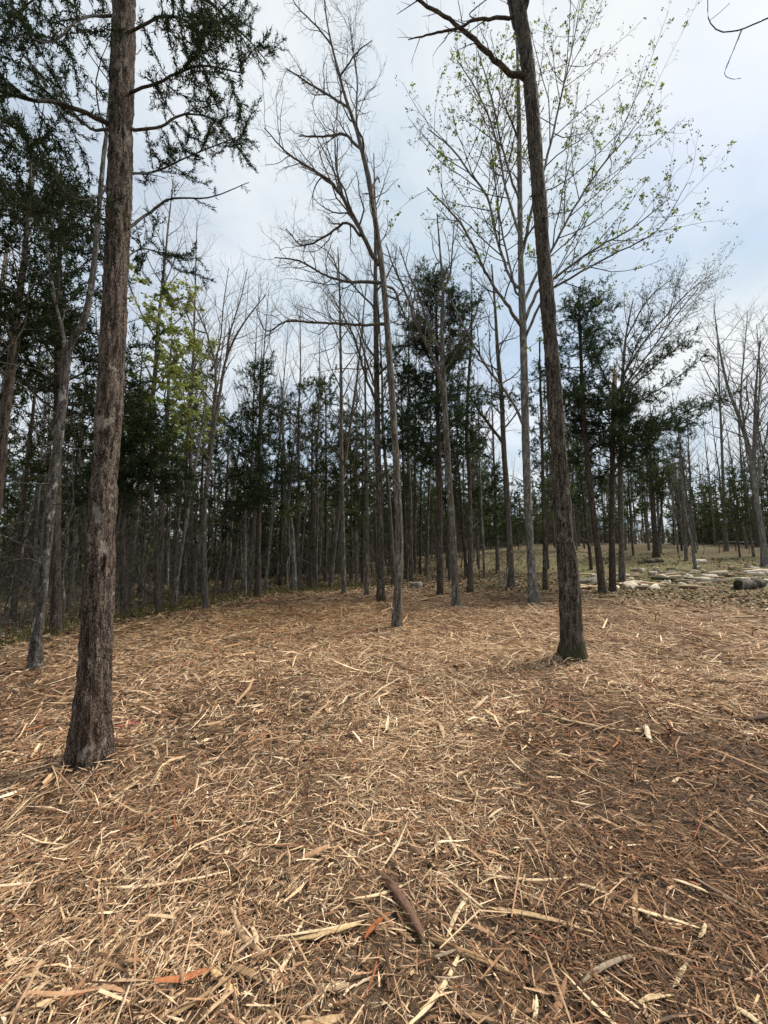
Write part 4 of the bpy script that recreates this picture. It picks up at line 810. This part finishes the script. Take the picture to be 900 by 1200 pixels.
# say which one: count each kind from left to right between two well-marked trees
FEAT = [(-80, 'left edge of the picture'), (41, 'leaning lichen trunk'), (105, 'big foreground trunk'), (186, 'twisted cedar'), (205, 'slanting pale stem'), (241, 'fan-shaped bare tree'), (287, 'pale pole'), (302, 'pointed cedar'), (345, 'crooked twin-topped stem'), (403, 'upswept thin tree'), (465, 'slim centre tree'), (535, 'arching-limbed trunk'), (599, 'forked grey tree'), (626, 'budding tree'), (671, 'mossy-footed trunk'), (718, 'snapped cedar'), (769, 'double-stemmed cedar'), (815, 'leaning sapling'), (851, 'straight slim tree'), (897, 'large oak'), (1000, 'right edge of the picture')]
ORD = 'first second third fourth fifth sixth seventh eighth ninth tenth eleventh twelfth thirteenth fourteenth fifteenth sixteenth seventeenth eighteenth nineteenth twentieth'.split()
ORD += ['twenty-' + q_ for q_ in ORD[:9]] + ['thirtieth'] + ['thirty-' + q_ for q_ in ORD[:9]] + ['fortieth'] + ['forty-' + q_ for q_ in ORD[:9]] + ['fiftieth'] + ['fifty-' + q_ for q_ in ORD[:9]]
bins = {}
for o in COL.objects:
    if o.parent is None and o.get('group') in {g for _, g in LAB.values()}:
        px = 450 + FPX * math.cos(PITCH) * o.location[0] / o.location[1]; k = max([i for i, f in enumerate(FEAT[:-1]) if f[0] <= px] or [0]); bins.setdefault((k, o.name.split('.')[0]), []).append((px, o))
for (k, nm), lst in bins.items():
    word = {'cedar_tree': 'dark background cedar', 'bare_tree': 'bare background trunk', 'sapling': 'thin background sapling'}[nm]
    for q, (px, o) in enumerate(sorted(lst, key=lambda e: e[0])):
        if q < len(ORD): o['label'] = '%s, %s from left between %s and %s' % (word, ORD[q], FEAT[k][1], FEAT[k + 1][1])
lt = place('leafing', -7.5, 12.6, rng, 'tree in fresh yellow-green leaf rising behind the big trunk', '', s=.88); lt.scale = (1.08, 1.08, .76)
# the far-off wood that closes the view, one mass
def far_wood():
    rng = np.random.default_rng(5); T = Tubes(); tw = []; br = []; K = 860
    a = np.where(np.arange(K) < 640, rng.uniform(-1.2, 1.2, K), rng.uniform(-.2, .5, K)); d = np.where(a < -.12, 27 + 55 * rng.uniform(0, 1, K) ** 1.2, np.where(a < .4, 46 + 45 * rng.uniform(0, 1, K), 50 + 45 * rng.uniform(0, 1, K)))
    x, y = d * np.sin(a), d * np.cos(a); z = h_ground(x, y)
    for k in range(K):
        s_ = 1. if d[k] > 40 else .8; H = rng.uniform(6, 12) * s_; l = rng.normal(0, .4, 2); B = np.array([x[k], y[k], z[k]]); top = np.array([l[0], l[1], H])
        T.add(np.array([B - [0, 0, .3], B + top * .5, B + top]), np.array([.10, .07, .015]), 4)
        if rng.uniform() < .62:
            for q in range(22):
                t = rng.uniform(.16, 1) ** .9; L = 2.3 * (1.12 - t) * rng.uniform(.6, 1.2); b = rng.uniform(0, 6.28); p0 = B + top * t; tw.append(np.array([p0, p0 + np.array([math.cos(b) * L, math.sin(b) * L, rng.normal(.1, .2)])]))
        else:
            for q in range(16):
                t = rng.uniform(.3, 1); L = rng.uniform(1, 3); b = rng.uniform(0, 6.28); p0 = B + top * t; p1 = p0 + np.array([math.cos(b) * L * .6, math.sin(b) * L * .6, L * .8]); T.add(np.array([p0, p1]), np.array([.025, .008]), 3)
        if rng.uniform() < .8:      # low brush at its foot
            for q in range(7):
                b = rng.uniform(0, 6.28); p0 = B + np.array([rng.normal(0, 1.2), rng.normal(0, 1.2), 0]); tw.append(np.array([p0, p0 + np.array([rng.normal(0, .4), rng.normal(0, .4), rng.uniform(.8, 2.6)])]))
        for q in range(5):          # dry pale brush
            p0 = B + np.array([rng.normal(0, 1.6), rng.normal(0, 1.6), -.1]); br.append(np.array([p0, p0 + np.array([rng.normal(0, .5), rng.normal(0, .5), rng.uniform(1., 3.4)])]))
    o = T.build('far_wood', M['bark_grey']); tag(o, 'far-off wood of trunks and cedars closing the view', 'wood', kind='stuff')
    V, F, tn = blades(tw, rng, .30, 4, .46, .075, .8, .05); mesh_np('foliage', V, F, M['cedar_warm'], o, {'tint': tn})
    V, F, tn = blades(br, rng, .28, 3, .8, .016, .35, .5); mesh_np('brush', V, F, M['brush'], o, {'tint': tn})
far_wood()
# --- undergrowth and grass
def grass():
    rng = np.random.default_rng(8); n = 190000; a = rng.uniform(-1.15, 1.15, n); d = np.sqrt(rng.uniform(4.5 ** 2, 40 ** 2, n)); x, y = d * np.sin(a), d * np.cos(a)
    dens = (1 - mulch(x, y)) * sstep(.40, .62, fbm(x, y, .55, 3, 101)) * np.where(a > .1, .25 + .75 * sstep(15, 22, d), .9) * (1 - sstep(14, 30, d) * .4)
    verge = np.exp(-((d - np.interp(a, B_AZ, B_D) - 1.2) / 1.1) ** 2) * (a < -.05)
    k = rng.uniform(0, 1, n) < np.clip(dens * .8 + 1.2 * verge * (1 - mulch(x, y)), 0, 1); x, y, d, a, verge = x[k], y[k], d[k], a[k], verge[k]; n = len(x)
    z = h_ground(x, y); h = rng.uniform(.05, .14, n) * (1 + 1.4 * verge) * np.where(a > .1, .45, 1.) ; wd = (.003 + .0005 * d) * np.where(a > .1, .7, 1.); th = rng.uniform(0, 6.28, n); ln = rng.normal(0, .35, (n, 2))
    B = np.stack([x, y, z - .01], 1); S_ = np.stack([np.cos(th), np.sin(th), 0 * th], 1) * wd[:, None]
    m1 = B + np.column_stack([ln * h[:, None] * .4, h * .55]); t1 = B + np.column_stack([ln * h[:, None] * 1.1, h])
    V = np.stack([B - S_, B + S_, m1 + S_ * .7, t1, m1 - S_ * .7], 1).reshape(-1, 3); q = np.arange(n)[:, None] * 5
    F4 = q + np.array([[0, 1, 2, 4]]); F3 = q + np.array([[4, 2, 3]])
    tag(mesh_np('grass', V, [F4, F3], M['grass'], None, {'tint': np.repeat(rng.uniform(0, 1, n), 5)}), 'thin grass around the edge of the mulch and on the rise', 'grass', kind='stuff')
grass()
def leaf_litter():
    rng = np.random.default_rng(9); n = 120000; a = rng.uniform(-1.1, 1.1, n); d = np.sqrt(rng.uniform(5 ** 2, 38 ** 2, n)); x, y = d * np.sin(a), d * np.cos(a)
    bd = np.interp(a, B_AZ, B_D); k = rng.uniform(0, 1, n) < np.clip((1 - .75 * mulch(x, y)) * np.exp(-((d - bd - .5) / 5.) ** 2) + .15, 0, 1) * sstep(-4.5, -.5, d - bd); x, y, d = x[k], y[k], d[k]; n = len(x)
    z = h_ground(x, y) + rng.uniform(.004, .03, n); s_ = rng.uniform(.03, .07, n) * (1 + .02 * d); th = rng.uniform(0, 6.28, n)
    D = np.stack([np.cos(th), np.sin(th), rng.normal(0, .3, n)], 1) * s_[:, None]; S_ = np.stack([-np.sin(th), np.cos(th), rng.normal(0, .4, n)], 1) * (s_ * .45)[:, None]; C = np.stack([x, y, z], 1); up = np.array([0, 0, 1.]) * (s_ * .25)[:, None]
    V = np.stack([C - D, C + S_ + up, C + D, C - S_ + up], 1).reshape(-1, 3); F = np.arange(n * 4).reshape(-1, 4)
    pal = np.array([[.20, .125, .07], [.28, .19, .115], [.14, .08, .045], [.34, .26, .17]]); Cc = pal[rng.integers(0, 4, n)] * rng.uniform(.7, 1.2, n)[:, None]
    tag(mesh_np('leaf_litter', V, F, M['litter'], None, {'col': np.repeat(Cc, 4, 0)}), 'dry brown leaves strewn beyond the mulch', 'leaves', kind='stuff')
leaf_litter()
def undergrowth():
    rng = np.random.default_rng(12); T = Tubes(); tips = []
    for k in range(1500):
        a = rng.uniform(-1.05, -.12) if k < 1100 else rng.uniform(-.12, .4); d = rng.uniform(7, 22) if k < 1100 else rng.uniform(17, 36); x, y = d * math.sin(a), d * math.cos(a)
        if d < float(np.interp(a, B_AZ, B_D)) + .9: continue
        z = float(h_ground(np.array([x]), np.array([y]))[0]); P = path_from((x, y, z - .05), (rng.normal(0, .35), rng.normal(0, .35), 1), rng.uniform(.6, 2.2), 5, .13, .1, rng); T.add(P, np.linspace(.008, .003, 6), 3)
        for q in range(2):
            Q = path_from(P[rng.integers(2, 6)], rng.normal(0, 1, 3) + np.array([0, 0, .5]), rng.uniform(.3, .8), 3, .15, .1, rng); T.add(Q, np.linspace(.005, .002, 4), 3); tips.append(Q)
    o = T.build('undergrowth', M['bark_twig_pale']); tag(o, 'tangled twiggy undergrowth on the floor of the wood', 'undergrowth', kind='stuff')
    g = leaf_quads(tips, rng, .2, .05, 3, .1, .6); mesh_np('foliage', g[0], g[1], M['bud'], o, {'tint': g[2]})
undergrowth()

# ------------------------------------------------------------------ stones, logs, stump
def stone_mat(name, a, b_, c_):
    m, t, b, o = new_mat(name); c = N(t, 'ShaderNodeTexCoord').outputs['Object']; oi = N(t, 'ShaderNodeObjectInfo').outputs['Random']
    col = ramp(t, noise(t, c, 5, 6, .65), [(.32, a), (.5, b_), (.7, c_)]).outputs[0]
    col = mixc(t, maprange(t, noise(t, c, 2.2, 4), .56, .7, 0, .6), col, (.10, .085, .06))
    hs = N(t, 'ShaderNodeHueSaturation'); t.links.new(col, hs.inputs['Color']); t.links.new(maprange(t, oi, 0, 1, .65, 1.2), hs.inputs['Value']); t.links.new(maprange(t, oi, 0, 1, 1.2, .7), hs.inputs['Saturation']); t.links.new(hs.outputs[0], b.inputs['Base Color'])
    bp = N(t, 'ShaderNodeBump'); bp.inputs['Strength'].default_value = .5; bp.inputs['Distance'].default_value = .03; t.links.new(noise(t, c, 14, 6, .65), bp.inputs['Height']); t.links.new(bp.outputs[0], b.inputs['Normal'])
    return m
M['stone'] = stone_mat('flat_limestone', (.27, .225, .165), (.45, .375, .27), (.58, .51, .40))
M['stone_grey'] = stone_mat('weathered_grey_stone', (.10, .09, .075), (.18, .16, .135), (.27, .245, .21))
def slab_mesh(seed, rx, ry, h):
    rng = np.random.default_rng(seed); k = 11; th = np.sort(rng.uniform(0, 6.28, k) * .35 + np.arange(k) * 6.28 / k * .65 + .2 * rng.uniform(0, 1, k)); rr = rng.uniform(.72, 1.1, k)
    rings = []
    for zf, sf in ((-.4, .98), (.55, 1.04), (.88, .96), (1., .82)):
        rings.append(np.stack([rx * rr * sf * np.cos(th) + rng.normal(0, .012, k), ry * rr * sf * np.sin(th) + rng.normal(0, .012, k), h * zf + rng.normal(0, h * .07, k) + .06 * h * np.cos(th)], 1))
    V = np.concatenate(rings + [[[0, 0, h * 1.02]]]); F = []
    i = np.arange(k); 
    F4 = np.concatenate([np.stack([q * k + i, q * k + (i + 1) % k, (q + 1) * k + (i + 1) % k, (q + 1) * k + i], 1) for q in range(3)]); F3 = np.stack([3 * k + i, 3 * k + (i + 1) % k, np.full(k, 4 * k)], 1)
    return V, [F4, F3]
def stone(seed, rx, ry, h, loc, rz, label, group, name='flat_stone', cat='stone', mat='stone', tilt=.06):
    rng = np.random.default_rng(seed); V, F = slab_mesh(seed, rx, ry, h); o = mesh_np(name, V, F, M[mat]); o.location = loc; o.rotation_euler = (rng.normal(0, tilt), rng.normal(0, tilt), rz); tag(o, label, cat, group); return o
def gz(x, y): return float(h_ground(np.array([x]), np.array([y]))[0])
rng = np.random.default_rng(44); ST = []
for (px, py, rx, lab) in ((820, 659, .6, 'largest pale slab at the back of the stone scatter'), (748, 685, .6, 'long pale slab at the front of the stone scatter'), (688, 683, .7, 'grey slab half hidden behind the mossy trunk'), (488, 688, .38, 'lone grey boulder slab behind the slim centre tree'), (886, 672, .7, 'broad pale slab behind the sawn stump'), (842, 674, .6, 'pinkish slab between sapling and stump')):
    p = ground_at(px, py); ST.append((p[0], p[1])); stone(int(px), rx * (.8 if px == 488 else 1), rx * .55, .18, (p[0], p[1], gz(p[0], p[1]) + .02), rng.normal(0, .3), lab, None, mat='stone_grey' if px in (488, 688) else 'stone')
c = 0; tr = 0
while c < 58 and tr < 5000:
    tr += 1; px = rng.uniform(682, 960); py = 690 - (px - 690) * .055 + rng.normal(-6, 7)
    py = min(py, 690)
    if 690 < px < 735 and rng.uniform() < .4: continue
    p = ground_at(px, py); 
    if any((p[0] - a) ** 2 + (p[1] - b) ** 2 < .22 for a, b in ST): continue
    rx = rng.uniform(.2, .52); ST.append((p[0], p[1]))
    stone(1000 + c, rx, rx * rng.uniform(.5, .8), rng.uniform(.09, .19), (p[0], p[1], gz(p[0], p[1]) + .02), rng.uniform(0, 3.1), 'flat tan stone lying in the scatter beyond the right mulch edge', 'flat stones strewn at the right', tilt=.1); c += 1
# grey planks/logs
def log(name, label, p0, p1, r, mat, seed, endmat=None, sides=14):
    p0 = np.array(p0, float); p1 = np.array(p1, float); mid = (p0 + p1) / 2; rng = np.random.default_rng(seed)
    root = empty(name, mid, label, 'log' if 'stick' not in name else 'stick'); t = np.linspace(0, 1, 9)[:, None]; P = (p0 - mid) * (1 - t) + (p1 - mid) * t; P[1:-1] += rng.normal(0, r * .25, (7, 3))
    d = p1 - p0; d /= np.linalg.norm(d)
    # turn: trunk_mesh needs a frame not parallel to +Y
    trunk_mesh('bark', P, np.linspace(r, r * .8, 9), M[mat], root, sides, 60, r * .12, 0, seed, 20., base=False)
    if endmat:
        for e, s_ in ((0, -1), (-1, 1)):
            T = Tubes(); T.add(np.array([P[e] - d * s_ * .02, P[e] + d * s_ * .004, P[e] + d * s_ * .008]), np.array([r, r * .93, .001]) * (1 if e == 0 else .8), 14); T.build('cut_end', M[endmat], root, False)
    return root
a, b = ground_at(842, 645), ground_at(896, 643); Yl = 38.; a = at(842, 641, Yl); b = at(893, 639, Yl + 1.)
a[2] = gz(a[0], a[1]) + .35; b[2] = gz(b[0], b[1]) + .35; log('fallen_log', 'long pale fallen log at the far edge of the grass', a, b, .13, 'bark_pale', 5, 'split')
p = ground_at(765, 660); log('fallen_log', 'short dark log under the double-stemmed cedar', (p[0] - .9, p[1], gz(p[0], p[1]) + .13), (p[0] + .9, p[1] + .3, gz(p[0], p[1]) + .16), .15, 'bark_grey', 6, 'split')
p = ground_at(800, 681); log('fallen_log', 'dark weathered branch lying among the flat stones', (p[0] - 1.3, p[1] + .3, gz(p[0] - 1.3, p[1] + .3) + .12), (p[0] + 1., p[1] - .3, gz(p[0] + 1., p[1] - .3) + .10), .07, 'bark_dark', 7)
p = ground_at(879, 691); log('stump_log', 'short sawn log with a dark hollow end at the right', (p[0] - .5, p[1] - .02, gz(p[0], p[1]) + .19), (p[0] + .9, p[1] + .4, gz(p[0], p[1]) + .2), .19, 'bark_grey', 8, 'bark_dark', 20)
p = ground_at(589, 690); q = at(599, 652, p[1] + .6); log('leaning_stick', 'pale dead stick leaning among the trunks left of budding tree', (p[0], p[1], gz(p[0], p[1]) - .02), q, .05, 'bark_pale', 9)
p = ground_at(690, 690); log('fallen_log', 'pale split rail lying left of the leaning cedar', (p[0] - .8, p[1], gz(p[0], p[1]) + .09), (p[0] + .7, p[1] + .2, gz(p[0], p[1]) + .09), .08, 'split', 10, 'split')

rng = np.random.default_rng(66); sw = []
for k in range(4):
    Lq = (.9, .6, 1.2, .75)[k]; o = splinter_obj('split_log', (-Lq / 2, 0, 0), (Lq / 2, 0, 0), (.17, .2, .13, .22)[k], (.50, .37, .23), 700 + k, thick=.45, curve=.03, bark=(.17, .13, .10) if k % 2 else None); o.location = (0, 0, 0); sw.append([o, False])
for k in range(46):
    px = rng.uniform(684, 950); py = 690 - (px - 690) * .055 + rng.normal(-6, 6); p = ground_at(px, min(py, 691)); q = sw[k % 4]
    if not q[1]: o = q[0]; q[1] = True
    else: o = q[0].copy(); COL.objects.link(o)
    o.location = (p[0], p[1], gz(p[0], p[1]) + .06); o.rotation_euler = (rng.normal(0, .2), rng.normal(0, .06), rng.normal(0, .7)); s_ = rng.uniform(.7, 1.2); o.scale = (s_, s_, s_)
    tag(o, 'pale split log lying among the flat stones at the right', 'log', 'split logs among the stones')
